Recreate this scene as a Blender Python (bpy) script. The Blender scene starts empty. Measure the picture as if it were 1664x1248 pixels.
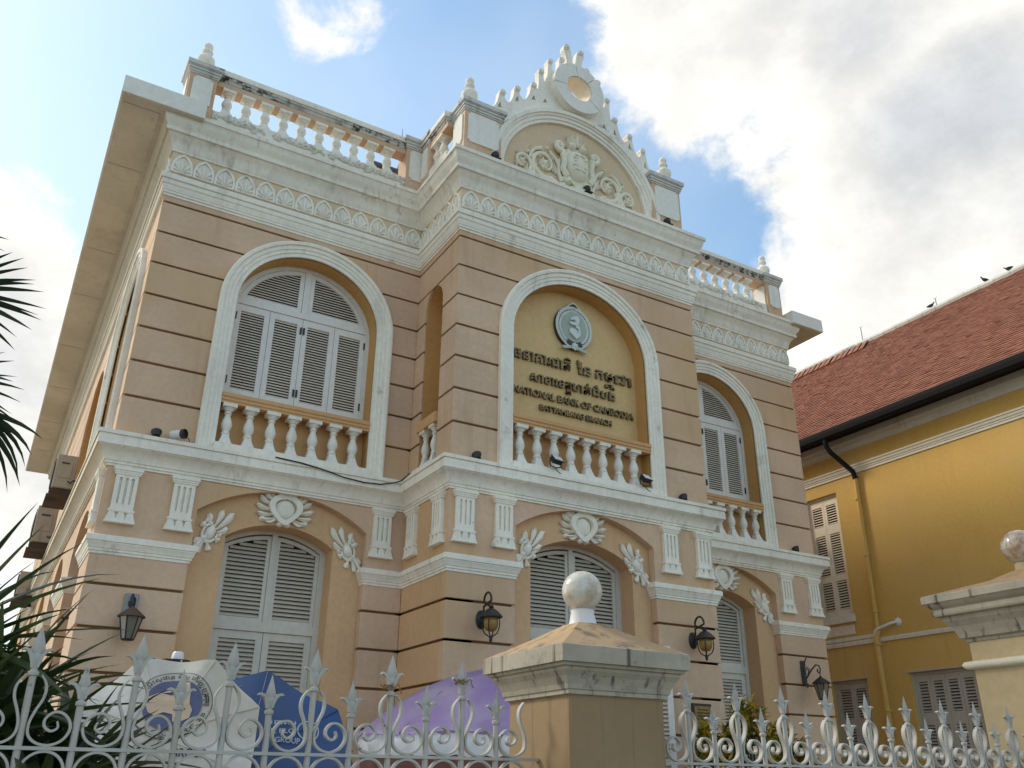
import bpy, bmesh, math, random
from mathutils import Vector, Matrix
from mathutils.geometry import tessellate_polygon

random.seed(7)
R = math.radians
scene = bpy.context.scene
COL = scene.collection

# ------------------------------------------------------------------ camera
cam_data = bpy.data.cameras.new('camera')
cam_data.sensor_width = 36.0
cam_data.lens = 30.915
cam_data.clip_start = 0.05
cam_data.clip_end = 3000.0
cam = bpy.data.objects.new('camera', cam_data)
COL.objects.link(cam)
_r = Vector((0.862743, -0.505565, 0.00881)); _u = Vector((-0.215424, -0.351745, 0.910971)); _f = Vector((0.457456, 0.787832, 0.412376))
cam.matrix_world = Matrix(((_r.x, _u.x, -_f.x, -0.857), (_r.y, _u.y, -_f.y, -11.198), (_r.z, _u.z, -_f.z, 1.6), (0, 0, 0, 1)))
scene.camera = cam

# ------------------------------------------------------------------ light
SUN_EL = R(38.0)
SUN_AZ_VEC = Vector((-0.62, 0.785, 0.0)).normalized()      # towards the sun, seen from above
sun_dir = Vector((SUN_AZ_VEC.x * math.cos(SUN_EL), SUN_AZ_VEC.y * math.cos(SUN_EL), math.sin(SUN_EL)))
sl = bpy.data.lights.new('sun', 'SUN')
sl.energy = 1.7
sl.angle = R(14.0)
sl.color = (1.0, 0.93, 0.82)
sun = bpy.data.objects.new('sun', sl)
sun.rotation_euler = (-sun_dir).to_track_quat('-Z', 'Y').to_euler()
COL.objects.link(sun)

scene.view_settings.view_transform = 'Standard'
scene.view_settings.look = 'None'
scene.view_settings.gamma = 1.0
scene.view_settings.exposure = 0.60
scene.view_settings.use_curve_mapping = False
scene.render.engine = 'CYCLES'
scene.cycles.use_denoising = True
scene.cycles.max_bounces = 8
scene.cycles.diffuse_bounces = 5

world = bpy.data.worlds.new('World')
scene.world = world
world.use_nodes = True
wt = world.node_tree
wt.nodes.clear()


class N:
    """small helper to write node graphs as expressions"""
    def __init__(self, tree):
        self.t = tree

    def new(self, kind, **kw):
        n = self.t.nodes.new(kind)
        for k, v in kw.items():
            setattr(n, k, v)
        return n

    def link(self, a, b):
        self.t.links.new(a, b)

    def _set(self, sock, v):
        if isinstance(v, bpy.types.NodeSocket):
            self.t.links.new(v, sock)
        else:
            sock.default_value = v

    def m(self, op, a, b=0.0, c=0.0):
        n = self.new('ShaderNodeMath', operation=op)
        for i, v in enumerate((a, b, c)):
            self._set(n.inputs[i], v)
        return n.outputs[0]

    def vm(self, op, a, b=(0, 0, 0)):
        n = self.new('ShaderNodeVectorMath', operation=op)
        self._set(n.inputs[0], a); self._set(n.inputs[1], b)
        return n.outputs[1] if op in ('DOT_PRODUCT', 'LENGTH') else n.outputs[0]

    def rng(self, v, a, b, c=0.0, d=1.0, smooth=True):
        n = self.new('ShaderNodeMapRange')
        n.interpolation_type = 'SMOOTHSTEP' if smooth else 'LINEAR'
        self._set(n.inputs[0], v)
        for i, q in enumerate((a, b, c, d)):
            self._set(n.inputs[i + 1], q)
        return n.outputs[0]

    def noise(self, vec, scale, detail=4.0, rough=0.55, dist=0.0):
        n = self.new('ShaderNodeTexNoise')
        self._set(n.inputs['Vector'], vec)
        n.inputs['Scale'].default_value = scale
        n.inputs['Detail'].default_value = detail
        n.inputs['Roughness'].default_value = rough
        n.inputs['Distortion'].default_value = dist
        return n.outputs[0]

    def mix(self, f, a, b, blend='MIX'):
        n = self.new('ShaderNodeMix', data_type='RGBA', blend_type=blend)
        self._set(n.inputs[0], f)
        self._set(n.inputs[6], a if isinstance(a, bpy.types.NodeSocket) else (*a[:3], 1.0))
        self._set(n.inputs[7], b if isinstance(b, bpy.types.NodeSocket) else (*b[:3], 1.0))
        return n.outputs[2]

    def scale(self, vec, s):
        return self.vm('MULTIPLY', vec, s)


def build_world():
    g = N(wt)
    out = g.new('ShaderNodeOutputWorld')
    bg = g.new('ShaderNodeBackground')
    bg.inputs[1].default_value = 0.15
    sky = g.new('ShaderNodeTexSky', sky_type='NISHITA')
    sky.sun_disc = False
    sky.sun_elevation = SUN_EL
    sky.sun_rotation = math.atan2(SUN_AZ_VEC.x, SUN_AZ_VEC.y)
    sky.air_density = 1.0; sky.dust_density = 0.8; sky.ozone_density = 1.0
    tc = g.new('ShaderNodeTexCoord')
    d = g.vm('NORMALIZE', tc.outputs['Generated'])

    def blob(c, r_in, r_out, w=1.0):
        c = Vector(c).normalized()
        dt = g.vm('DOT_PRODUCT', d, tuple(c))
        return g.rng(dt, math.cos(R(r_out)), math.cos(R(r_in)), 0.0, w)
    blobs = [blob((0.80, 0.36, 0.49), 5, 21), blob((0.53, 0.38, 0.77), 4, 18), blob((0.77, 0.50, 0.40), 2, 14, .95),
             blob((-0.12, 0.92, 0.37), 2, 14, .95), blob((0.178, 0.668, 0.722), 0.5, 6, .40), blob((0.02, 0.97, 0.24), 3, 13, .8)]
    cov = blobs[0]
    for b in blobs[1:]:
        cov = g.m('MAXIMUM', cov, b)
    # the same kind of broken cumulus over the rest of the sky
    clear = g.m('MAXIMUM', blob((0.34, 0.70, 0.62), 14, 24), blob((0.58, 0.58, 0.58), 4, 10))
    clear = g.m('MAXIMUM', clear, blob((-0.06, 0.76, 0.65), 12, 20))
    gen = g.rng(g.noise(g.vm('ADD', d, (3.1, 1.7, 0.4)), 1.5, 2.0), 0.43, 0.60, 0.0, 1.0)
    gen = g.m('MULTIPLY', gen, g.m('SUBTRACT', 1.0, clear))
    cov = g.m('MAXIMUM', cov, g.m('MULTIPLY', gen, 0.9))
    flat = g.vm('MULTIPLY', d, (1.0, 1.0, 1.3))
    n1 = g.noise(flat, 5.5, 10.0, 0.60, 0.35)
    n2 = g.noise(flat, 17.0, 6.0, 0.62)
    n3 = g.noise(flat, 3.0, 5.0, 0.5)
    dens = g.m('ADD', cov, g.m('ADD', g.m('MULTIPLY', g.m('SUBTRACT', n1, 0.5), 1.5), g.m('MULTIPLY', g.m('SUBTRACT', n2, 0.5), 0.35)))
    alpha = g.rng(dens, 0.36, 0.66, 0.0, 1.0)
    thick = g.rng(g.m('ADD', cov, g.m('MULTIPLY', g.m('SUBTRACT', n3, 0.5), 1.3)), 0.62, 1.25, 0.0, 1.0)
    cl = g.mix(thick, (4.9, 4.78, 4.5), (2.8, 2.95, 3.15))
    shade = g.rng(n2, 0.3, 0.7, 0.90, 1.06)
    cl = g.mix(1.0, cl, g.new_rgb(shade), 'MULTIPLY')
    # thin bright veil over the blue, thicker low down and to the left
    veil = g.m('MULTIPLY', g.rng(g.noise(flat, 1.7, 4.0), 0.32, 0.72), 0.34)
    veil = g.m('ADD', veil, blob((-0.15, 0.80, 0.60), 4, 26, .30))
    skyc = g.mix(1.0, sky.outputs[0], (0.97, 1.14, 1.12), 'MULTIPLY')
    base = g.mix(veil, skyc, (3.75, 4.25, 4.6))
    col = g.mix(alpha, base, cl)
    # below the horizon: plain ground haze colour
    g.link(col, bg.inputs[0])
    g.link(bg.outputs[0], out.inputs[0])


def _new_rgb(self, val):
    n = self.new('ShaderNodeCombineColor')
    for i in range(3):
        self.t.links.new(val, n.inputs[i])
    return n.outputs[0]


N.new_rgb = _new_rgb
build_world()

# ------------------------------------------------------------------ materials
MATS = {}


def surface(name, col, rough=0.85, var=0.10, var_scale=0.7, streak=0.0, streak_col=(0.10, 0.085, 0.065), patch=0.0, patch_col=(0.03, 0.028, 0.025),
            patch_lo=0.58, patch_scale=2.2, patch_soft=0.06, fine=0.05, bump=0.25, bump_scale=60.0, spec=0.3, metal=0.0, tint=None, tint_amt=0.0, drip=0.0):
    """painted plaster, timber, metal: one base colour with world-space mottling, rain streaks and stains"""
    m = bpy.data.materials.new(name); m.use_nodes = True
    t = m.node_tree; g = N(t)
    bsdf = t.nodes['Principled BSDF']
    pos = g.new('ShaderNodeNewGeometry').outputs['Position']
    c = g.mix(1.0, col, col)
    n1 = g.noise(pos, var_scale, 5.0)
    c = g.mix(1.0, c, g.new_rgb(g.rng(n1, 0.25, 0.75, 1.0 - var, 1.0 + var)), 'MULTIPLY')
    n2 = g.noise(pos, 14.0, 4.0, 0.7)
    c = g.mix(1.0, c, g.new_rgb(g.rng(n2, 0.3, 0.7, 1.0 - fine, 1.0 + fine)), 'MULTIPLY')
    if tint is not None:
        c = g.mix(g.rng(g.noise(pos, 0.45, 3.0), 0.40, 0.68, 0.0, tint_amt), c, tint)
    if streak:
        ns = g.noise(g.vm('MULTIPLY', pos, (7.0, 7.0, 0.55)), 1.0, 5.0, 0.6)
        nb = g.noise(pos, 0.9, 3.0)
        f = g.m('MULTIPLY', g.rng(ns, 0.50, 0.74), g.rng(nb, 0.40, 0.66, 0.15, 1.0))
        c = g.mix(g.m('MULTIPLY', f, streak), c, streak_col)
    if drip:
        ns = g.noise(g.vm('MULTIPLY', pos, (16.0, 16.0, 0.9)), 1.0, 3.0, 0.6)
        c = g.mix(g.m('MULTIPLY', g.rng(ns, 0.56, 0.70), drip), c, streak_col)
    if patch:
        np_ = g.noise(pos, patch_scale, 7.0, 0.68)
        nq = g.noise(pos, 0.8, 2.0)
        f = g.m('MULTIPLY', g.rng(np_, patch_lo, patch_lo + patch_soft), g.rng(nq, 0.36, 0.56))
        c = g.mix(g.m('MULTIPLY', f, patch), c, patch_col)
    g.link(c, bsdf.inputs['Base Color'])
    bsdf.inputs['Roughness'].default_value = rough
    bsdf.inputs['Specular IOR Level'].default_value = spec
    bsdf.inputs['Metallic'].default_value = metal
    if bump:
        b = g.new('ShaderNodeBump')
        b.inputs['Strength'].default_value = bump
        b.inputs['Distance'].default_value = 0.01
        h = g.m('ADD', g.m('MULTIPLY', g.noise(pos, bump_scale, 4.0), 0.4), g.noise(pos, 6.0, 5.0, 0.5))
        g.link(h, b.inputs['Height'])
        g.link(b.outputs[0], bsdf.inputs['Normal'])
    MATS[name] = m
    return m


PEACH = (0.65, 0.452, 0.31)
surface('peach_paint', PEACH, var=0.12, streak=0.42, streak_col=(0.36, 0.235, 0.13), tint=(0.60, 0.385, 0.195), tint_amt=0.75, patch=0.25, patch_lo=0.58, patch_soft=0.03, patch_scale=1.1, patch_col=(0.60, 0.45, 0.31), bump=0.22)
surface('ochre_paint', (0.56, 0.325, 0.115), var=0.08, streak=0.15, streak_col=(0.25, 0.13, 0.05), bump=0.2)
surface('orange_paint', (0.64, 0.375, 0.175), var=0.08, streak=0.12, streak_col=(0.27, 0.15, 0.06), bump=0.2)
surface('recess_paint', (0.66, 0.42, 0.235), var=0.07, streak=0.18, streak_col=(0.30, 0.18, 0.09), tint=(0.52, 0.32, 0.15), tint_amt=0.4, bump=0.2)
surface('groove_shade_brown', (0.20, 0.11, 0.055), var=0.2, bump=0.1)  # brown groove paint, darkened with the shade inside the grooves
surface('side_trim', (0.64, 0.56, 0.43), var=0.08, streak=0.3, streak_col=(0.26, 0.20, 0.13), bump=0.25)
surface('sign_panel_paint', (0.68, 0.475, 0.225), var=0.05, streak=0.12, streak_col=(0.25, 0.15, 0.06), bump=0.15)
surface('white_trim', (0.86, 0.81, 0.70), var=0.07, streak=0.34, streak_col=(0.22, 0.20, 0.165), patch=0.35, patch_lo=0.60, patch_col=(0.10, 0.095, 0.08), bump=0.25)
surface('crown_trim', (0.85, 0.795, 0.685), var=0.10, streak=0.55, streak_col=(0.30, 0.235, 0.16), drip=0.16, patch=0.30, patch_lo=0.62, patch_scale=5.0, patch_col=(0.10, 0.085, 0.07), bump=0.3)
surface('mouldy_coping', (0.60, 0.58, 0.53), var=0.12, streak=0.5, streak_col=(0.12, 0.10, 0.085), patch=0.95, patch_lo=0.44, patch_soft=0.14, patch_scale=7.0, patch_col=(0.022, 0.019, 0.018), bump=0.4)
surface('pier_coping', (0.58, 0.57, 0.52), var=0.12, streak=0.5, streak_col=(0.12, 0.10, 0.085), patch=0.85, patch_lo=0.57, patch_scale=3.0, patch_col=(0.03, 0.027, 0.024), bump=0.4)
surface('baluster_white', (0.80, 0.765, 0.68), var=0.08, streak=0.25, streak_col=(0.24, 0.20, 0.15), bump=0.2)
surface('relief_cream', (0.80, 0.745, 0.59), var=0.10, streak=0.25, streak_col=(0.34, 0.30, 0.18), bump=0.25)
surface('relief_ground', (0.68, 0.51, 0.345), var=0.08, tint=(0.62, 0.54, 0.33), tint_amt=0.7, streak=0.15, bump=0.2)
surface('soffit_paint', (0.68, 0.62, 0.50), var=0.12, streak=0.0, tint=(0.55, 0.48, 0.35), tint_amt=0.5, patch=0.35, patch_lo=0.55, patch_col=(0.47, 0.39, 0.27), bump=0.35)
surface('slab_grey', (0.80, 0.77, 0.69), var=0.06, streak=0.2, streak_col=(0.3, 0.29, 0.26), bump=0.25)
surface('shutter_paint', (0.75, 0.71, 0.655), rough=0.55, var=0.05, streak=0.15, streak_col=(0.33, 0.29, 0.25), bump=0.08, spec=0.4)
surface('slat_paint', (0.76, 0.675, 0.59), rough=0.6, var=0.06, streak=0.1, streak_col=(0.33, 0.27, 0.22), bump=0.05)
surface('dim_door_paint', (0.62, 0.575, 0.50), rough=0.6, var=0.07, streak=0.25, streak_col=(0.3, 0.26, 0.2), bump=0.08)  # same paint as the upper shutters, lower-storey dimness put into the colour
surface('dim_door_slat', (0.60, 0.53, 0.45), rough=0.65, var=0.08, streak=0.15, streak_col=(0.3, 0.24, 0.18), bump=0.05)  # slat paint as upstairs, toned down for the dimmer ground floor
surface('frieze_paint', (0.70, 0.545, 0.375), var=0.07, bump=0.2)
surface('eye_lining', (0.86, 0.77, 0.63), var=0.08, bump=0.2)
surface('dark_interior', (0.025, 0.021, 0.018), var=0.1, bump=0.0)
surface('black_iron', (0.018, 0.016, 0.015), rough=0.5, var=0.2, bump=0.15, spec=0.5)
surface('grey_iron', (0.085, 0.08, 0.078), rough=0.6, var=0.25, bump=0.2, spec=0.4)
surface('fence_paint', (0.46, 0.435, 0.385), rough=0.62, var=0.08, var_scale=4.0, streak=0.25, streak_col=(0.26, 0.20, 0.14), patch=0.85, patch_lo=0.61, patch_scale=20.0, patch_col=(0.09, 0.045, 0.022), bump=0.2, spec=0.25)
surface('pillar_paint', (0.30, 0.185, 0.092), var=0.08, var_scale=2.0, drip=0.45, streak=0.35, streak_col=(0.15, 0.105, 0.055), tint=(0.34, 0.255, 0.145), tint_amt=0.6, bump=0.3)
surface('pillar_cream', (0.52, 0.40, 0.225), var=0.06, drip=0.10, streak_col=(0.35, 0.25, 0.12), bump=0.25)
surface('cap_stone', (0.42, 0.365, 0.28), var=0.12, var_scale=3.0, drip=0.85, streak=0.75, streak_col=(0.085, 0.07, 0.05), patch=0.6, patch_lo=0.55, patch_soft=0.2, patch_scale=9.0, patch_col=(0.05, 0.042, 0.034), bump=0.5, bump_scale=90.0)
surface('cap_pyramid', (0.44, 0.275, 0.14), var=0.16, var_scale=3.0, patch=0.85, patch_lo=0.50, patch_soft=0.16, patch_scale=6.0, patch_col=(0.13, 0.10, 0.075), tint=(0.50, 0.38, 0.24), tint_amt=0.5, bump=0.5)
surface('yellow_paint', (0.61, 0.375, 0.10), var=0.07, var_scale=0.5, streak=0.35, streak_col=(0.42, 0.24, 0.05), tint=(0.64, 0.42, 0.16), tint_amt=0.6, bump=0.12)
surface('yellow_trim', (0.72, 0.66, 0.52), var=0.07, streak=0.3, streak_col=(0.28, 0.21, 0.12), bump=0.2)
surface('eave_trim', (0.64, 0.59, 0.49), var=0.08, streak=0.3, streak_col=(0.2, 0.17, 0.12), bump=0.2)
surface('cream_shutter', (0.74, 0.64, 0.48), rough=0.6, var=0.05, streak=0.12, streak_col=(0.35, 0.26, 0.15), bump=0.06)
surface('grey_shutter', (0.46, 0.42, 0.35), rough=0.6, var=0.06, streak=0.15, streak_col=(0.2, 0.17, 0.13), bump=0.06)
surface('gutter_black', (0.010, 0.009, 0.009), rough=0.85, var=0.2, bump=0.1)
surface('ac_plastic', (0.40, 0.34, 0.26), rough=0.6, var=0.12, streak=0.4, streak_col=(0.15, 0.11, 0.07), bump=0.1)
surface('ac_rust', (0.10, 0.065, 0.045), rough=0.9, var=0.3, patch=0.6, patch_col=(0.02, 0.016, 0.013), bump=0.4)
surface('camera_white', (0.72, 0.70, 0.68), rough=0.4, var=0.05, bump=0.0)
surface('brass_letter', (0.20, 0.14, 0.06), rough=0.38, var=0.45, var_scale=5.0, fine=0.2, bump=0.05, metal=0.45, spec=0.5)
surface('emblem_plate', (0.36, 0.42, 0.35), rough=0.45, var=0.08, bump=0.05)
surface('emblem_edge', (0.06, 0.05, 0.035), rough=0.5, var=0.2, bump=0.05)
surface('emblem_light', (0.62, 0.66, 0.62), rough=0.35, var=0.06, bump=0.03)
surface('emblem_leaf', (0.42, 0.48, 0.42), rough=0.4, var=0.12, bump=0.05)
surface('plaque_gold', (0.20, 0.13, 0.035), rough=0.4, var=0.35, var_scale=9.0, metal=0.5, bump=0.15)
surface('plaque_frame', (0.05, 0.035, 0.03), rough=0.5, var=0.2, bump=0.1)
surface('white_vinyl', (0.62, 0.60, 0.55), rough=0.5, var=0.12, var_scale=3.0, streak=0.55, streak_col=(0.36, 0.29, 0.20), tint=(0.50, 0.39, 0.26), tint_amt=0.75, bump=0.35, bump_scale=9.0)
surface('silver_vinyl', (0.70, 0.71, 0.73), rough=0.3, var=0.12, var_scale=5.0, bump=0.6, bump_scale=12.0)
surface('blue_vinyl', (0.02, 0.075, 0.225), rough=0.45, var=0.18, var_scale=2.5, tint=(0.06, 0.085, 0.14), tint_amt=0.75, bump=0.3, bump_scale=6.0)
surface('logo_blue', (0.105, 0.11, 0.19), rough=0.6, var=0.08, bump=0.0)
surface('logo_peach', (0.56, 0.40, 0.27), rough=0.6, var=0.08, bump=0.0)
surface('print_black', (0.03, 0.03, 0.04), rough=0.6, var=0.1, bump=0.0)
surface('print_white', (0.42, 0.45, 0.52), rough=0.6, var=0.05, bump=0.0)
surface('maroon_cloth', (0.16, 0.07, 0.06), rough=0.8, var=0.2, bump=0.2)
surface('bird_feather', (0.03, 0.032, 0.042), rough=0.6, var=0.3, var_scale=20.0, bump=0.1)
surface('pole_metal', (0.22, 0.22, 0.22), rough=0.4, var=0.1, metal=0.6, bump=0.05)
surface('bark', (0.10, 0.075, 0.05), var=0.3, var_scale=6.0, bump=0.8, bump_scale=20.0)
surface('paving', (0.27, 0.235, 0.19), var=0.15, streak=0.0, patch=0.5, patch_col=(0.08, 0.075, 0.07), bump=0.4)
surface('asphalt', (0.15, 0.135, 0.115), var=0.2, bump=0.5, bump_scale=120.0)
surface('tile_ridge_white', (0.62, 0.58, 0.50), var=0.15, patch=0.6, patch_lo=0.55, patch_col=(0.16, 0.13, 0.11), bump=0.4)
surface('cable_black', (0.02, 0.02, 0.02), rough=0.6, var=0.1, bump=0.0)
surface('string_tan', (0.30, 0.19, 0.11), rough=0.9, var=0.2, bump=0.2)
surface('ribbon_stain', (0.05, 0.045, 0.05), rough=0.8, var=0.4, var_scale=12.0, bump=0.2)


def leaf_mat(name, a, b, rough=0.45, transl=0.35, scale=3.0, yellow=None):
    m = bpy.data.materials.new(name); m.use_nodes = True
    t = m.node_tree; g = N(t); bsdf = t.nodes['Principled BSDF']
    pos = g.new('ShaderNodeNewGeometry').outputs['Position']
    rnd = g.new('ShaderNodeObjectInfo').outputs['Random']
    f = g.m('ADD', g.m('MULTIPLY', g.noise(pos, scale, 3.0), 0.7), g.m('MULTIPLY', rnd, 0.3))
    c = g.mix(g.rng(f, 0.3, 0.7), a, b)
    if yellow is not None:
        c = g.mix(g.rng(g.noise(pos, 12.0, 3.0), 0.44, 0.58), c, yellow)
    g.link(c, bsdf.inputs['Base Color'])
    bsdf.inputs['Roughness'].default_value = rough
    tr = g.new('ShaderNodeBsdfTranslucent'); g.link(c, tr.inputs[0])
    mx = g.new('ShaderNodeMixShader'); mx.inputs[0].default_value = transl
    g.link(bsdf.outputs[0], mx.inputs[1]); g.link(tr.outputs[0], mx.inputs[2])
    g.link(mx.outputs[0], t.nodes['Material Output'].inputs[0])
    MATS[name] = m


leaf_mat('blade_leaf', (0.020, 0.042, 0.013), (0.085, 0.118, 0.042), 0.35, 0.22, 4.0)
leaf_mat('palm_leaf', (0.018, 0.035, 0.018), (0.05, 0.075, 0.035), 0.4, 0.2, 3.0)
leaf_mat('croton_leaf', (0.06, 0.10, 0.015), (0.17, 0.19, 0.03), 0.4, 0.35, 9.0, yellow=(0.60, 0.38, 0.03))


def canopy_mat():
    m = bpy.data.materials.new('purple_canopy'); m.use_nodes = True
    t = m.node_tree; g = N(t); bsdf = t.nodes['Principled BSDF']
    pos = g.new('ShaderNodeNewGeometry').outputs['Position']
    c = g.mix(g.rng(g.noise(pos, 2.2, 4.0), 0.35, 0.7), (0.46, 0.33, 0.68), (0.64, 0.54, 0.74))
    g.link(c, bsdf.inputs['Base Color']); bsdf.inputs['Roughness'].default_value = 0.4
    tr = g.new('ShaderNodeBsdfTranslucent'); g.link(g.mix(0.3, c, (0.72, 0.60, 0.92)), tr.inputs[0])
    mx = g.new('ShaderNodeMixShader'); mx.inputs[0].default_value = 0.55
    g.link(bsdf.outputs[0], mx.inputs[1]); g.link(tr.outputs[0], mx.inputs[2])
    g.link(mx.outputs[0], t.nodes['Material Output'].inputs[0])
    MATS['purple_canopy'] = m


canopy_mat()


def glass_mat(name, col, rough=0.25, trans=0.6):
    m = bpy.data.materials.new(name); m.use_nodes = True
    b = m.node_tree.nodes['Principled BSDF']
    b.inputs['Base Color'].default_value = (*col, 1)
    b.inputs['Roughness'].default_value = rough
    b.inputs['Transmission Weight'].default_value = trans
    MATS[name] = m


glass_mat('amber_glass', (0.42, 0.25, 0.05), 0.35, 0.35)
glass_mat('smoked_glass', (0.20, 0.18, 0.15), 0.4, 0.25)


def globe_mat(name='lamp_globe', dirt=(0.46, 0.37, 0.25), lo=0.45):
    m = bpy.data.materials.new(name); m.use_nodes = True
    t = m.node_tree; g = N(t); b = t.nodes['Principled BSDF']
    pos = g.new('ShaderNodeNewGeometry').outputs['Position']
    c = g.mix(g.rng(g.noise(pos, 7.0, 6.0, 0.7), lo, lo + 0.25), (0.64, 0.61, 0.54), dirt)
    g.link(c, b.inputs['Base Color']); b.inputs['Roughness'].default_value = 0.14
    b.inputs['Subsurface Weight'].default_value = 0.15
    MATS[name] = m


globe_mat()

globe_mat('rusty_globe', (0.36, 0.20, 0.10), 0.36)


def tile_mat():
    m = bpy.data.materials.new('clay_tile'); m.use_nodes = True
    t = m.node_tree; g = N(t); b = t.nodes['Principled BSDF']
    pos = g.new('ShaderNodeNewGeometry').outputs['Position']
    sn = g.new('ShaderNodeVectorMath', operation='SNAP')
    g.link(pos, sn.inputs[0]); sn.inputs[1].default_value = (1000.0, 0.118, 0.0755)
    wn = g.new('ShaderNodeTexWhiteNoise'); g.link(sn.outputs[0], wn.inputs['Vector'])
    c = g.mix(wn.outputs['Value'], (0.27, 0.105, 0.062), (0.36, 0.15, 0.09))
    c = g.mix(g.rng(g.noise(pos, 1.3, 6.0, 0.65), 0.44, 0.74, 0, 0.35), c, (0.18, 0.085, 0.06))
    g.link(c, b.inputs['Base Color']); b.inputs['Roughness'].default_value = 0.9
    MATS['clay_tile'] = m


tile_mat()

# ------------------------------------------------------------------ mesh helpers
WM = {}                                   # world matrix of every object, kept by hand (no depsgraph updates needed)


def FR(y0):
    return (lambda a, b, d: (a, y0 + d, b)), 0.0          # wall facing the street (-y)


def LS(x0):
    return (lambda a, b, d: (x0 + d, a, b)), -math.pi / 2  # wall facing left (-x)


def RS(x0):
    return (lambda a, b, d: (x0 - d, a, b)), math.pi / 2   # wall facing right (+x)


FLAT = lambda a, b, d: (a, d, b)


class MB:
    def __init__(self):
        self.v = []; self.f = []

    def add(self, vs, fs):
        o = len(self.v)
        self.v += [tuple(p) for p in vs]
        self.f += [tuple(i + o for i in f) for f in fs]
        return self

    def box(self, x0, x1, y0, y1, z0, z1):
        return self.add([(x0, y0, z0), (x1, y0, z0), (x1, y1, z0), (x0, y1, z0), (x0, y0, z1), (x1, y0, z1), (x1, y1, z1), (x0, y1, z1)],
                        [(0, 3, 2, 1), (4, 5, 6, 7), (0, 1, 5, 4), (1, 2, 6, 5), (2, 3, 7, 6), (3, 0, 4, 7)])

    def fbox(self, mp, a0, a1, b0, b1, d0, d1):
        return self.prism([[(a0, b0), (a1, b0), (a1, b1), (a0, b1)]], mp, d0, d1)

    def prism(self, loops, mp, d0, d1):
        """2D outline (first loop) with holes (others), extruded from depth d0 to d1"""
        pts = [p for l in loops for p in l]
        n = len(pts)
        if len(loops) == 1 and n <= 4:
            tris = [tuple(range(n))]
        else:
            tris = tessellate_polygon([[Vector((p[0], p[1], 0)) for p in l] for l in loops])
        fs = [tuple(t) for t in tris] + [tuple(reversed([i + n for i in t])) for t in tris]
        o = 0
        for l in loops:
            k = len(l)
            for i in range(k):
                j = (i + 1) % k
                fs.append((o + i, o + j, o + j + n, o + i + n))
            o += k
        return self.add([mp(p[0], p[1], d0) for p in pts] + [mp(p[0], p[1], d1) for p in pts], fs)

    def lathe(self, prof, c=(0, 0, 0), n=16, M=None, sy=1.0):
        vs, fs = [], []
        k = len(prof)
        for r, z in prof:
            for i in range(n):
                a = 2 * math.pi * i / n
                p = Vector((r * math.cos(a), r * sy * math.sin(a), z))
                if M is not None:
                    p = M @ p
                vs.append((p.x + c[0], p.y + c[1], p.z + c[2]))
        for j in range(k - 1):
            for i in range(n):
                i2 = (i + 1) % n
                fs.append((j * n + i, j * n + i2, (j + 1) * n + i2, (j + 1) * n + i))
        fs.append(tuple(range(n - 1, -1, -1)))
        fs.append(tuple((k - 1) * n + i for i in range(n)))
        return self.add(vs, fs)

    def sweep(self, prof, path, seg=None):
        """moulding: profile of (outward, z) carried along a plan polyline, mitred; outward is to the right of travel"""
        ns = []
        for i in range(len(path) - 1):
            dx, dy = path[i + 1][0] - path[i][0], path[i + 1][1] - path[i][1]
            l = math.hypot(dx, dy)
            ns.append((dy / l, -dx / l))
        vs = []
        for i, p in enumerate(path):
            if i == 0:
                m = ns[0]
            elif i == len(path) - 1:
                m = ns[-1]
            else:
                a, b = ns[i - 1], ns[i]
                q = 1 + a[0] * b[0] + a[1] * b[1]
                m = ((a[0] + b[0]) / q, (a[1] + b[1]) / q)
            for d, z in prof:
                vs.append((p[0] + m[0] * d, p[1] + m[1] * d, z))
        k = len(prof)
        fs = []
        s0, s1 = seg if seg else (0, len(path) - 1)
        for i in range(s0, s1):
            for j in range(k):
                j2 = (j + 1) % k
                fs.append((i * k + j, i * k + j2, (i + 1) * k + j2, (i + 1) * k + j))
        t = tessellate_polygon([[Vector((d, z, 0)) for d, z in prof]])
        fs += [tuple(i + s0 * k for i in x) for x in t] + [tuple(i + s1 * k for i in x) for x in t]
        vs = vs[s0 * k:(s1 + 1) * k]
        fs = [tuple(i - s0 * k for i in f) for f in fs]
        return self.add(vs, fs)

    def petal(self, mp, x, z, ang, L, w, h, bend=0.0, n=9, d=0.0):
        """round-ended carved lobe"""
        ca, sa = math.cos(ang), math.sin(ang)
        vs, fs = [], []
        for i in range(n + 1):
            t = i / n
            ww = w * (.25 + .75 * (t / .7) ** 1.3) if t < .7 else w * math.sqrt(max(0.0, 1 - ((t - .7) / .3) ** 2)) + .001
            px, cy_ = L * t, bend * L * t * t
            for s in (-1, -.5, 0, .5, 1):
                py = cy_ + s * ww * .5
                vs.append(mp(x + px * ca - py * sa, z + px * sa + py * ca, d - h * (1 - .75 * s * s)))
        for i in range(n):
            for j in range(4):
                a = i * 5 + j
                fs.append((a, a + 1, a + 6, a + 5))
        return self.add(vs, fs)

    def vine(self, mp, pts, r, L, step=3, d=-.03, side0=1):
        """carved stem with leaves springing alternately to either side"""
        k = len(pts)
        self.tube([mp(x, z, d) for x, z in pts], r, 8, taper=[1.15 - .6 * i / k for i in range(k)])
        sd_ = side0
        for i in range(1, k - 1, step):
            a = math.atan2(pts[i + 1][1] - pts[i - 1][1], pts[i + 1][0] - pts[i - 1][0])
            q = 1 - .45 * i / k
            self.leaf(mp, pts[i][0], pts[i][1], a + sd_ * R(38), L * q, L * .55 * q, .055, bend=-.35 * sd_, n=5)
            self.leaf(mp, pts[i][0], pts[i][1], a + sd_ * R(75), L * .7 * q, L * .42 * q, .045, bend=-.25 * sd_, n=4)
            sd_ = -sd_
        return self

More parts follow.
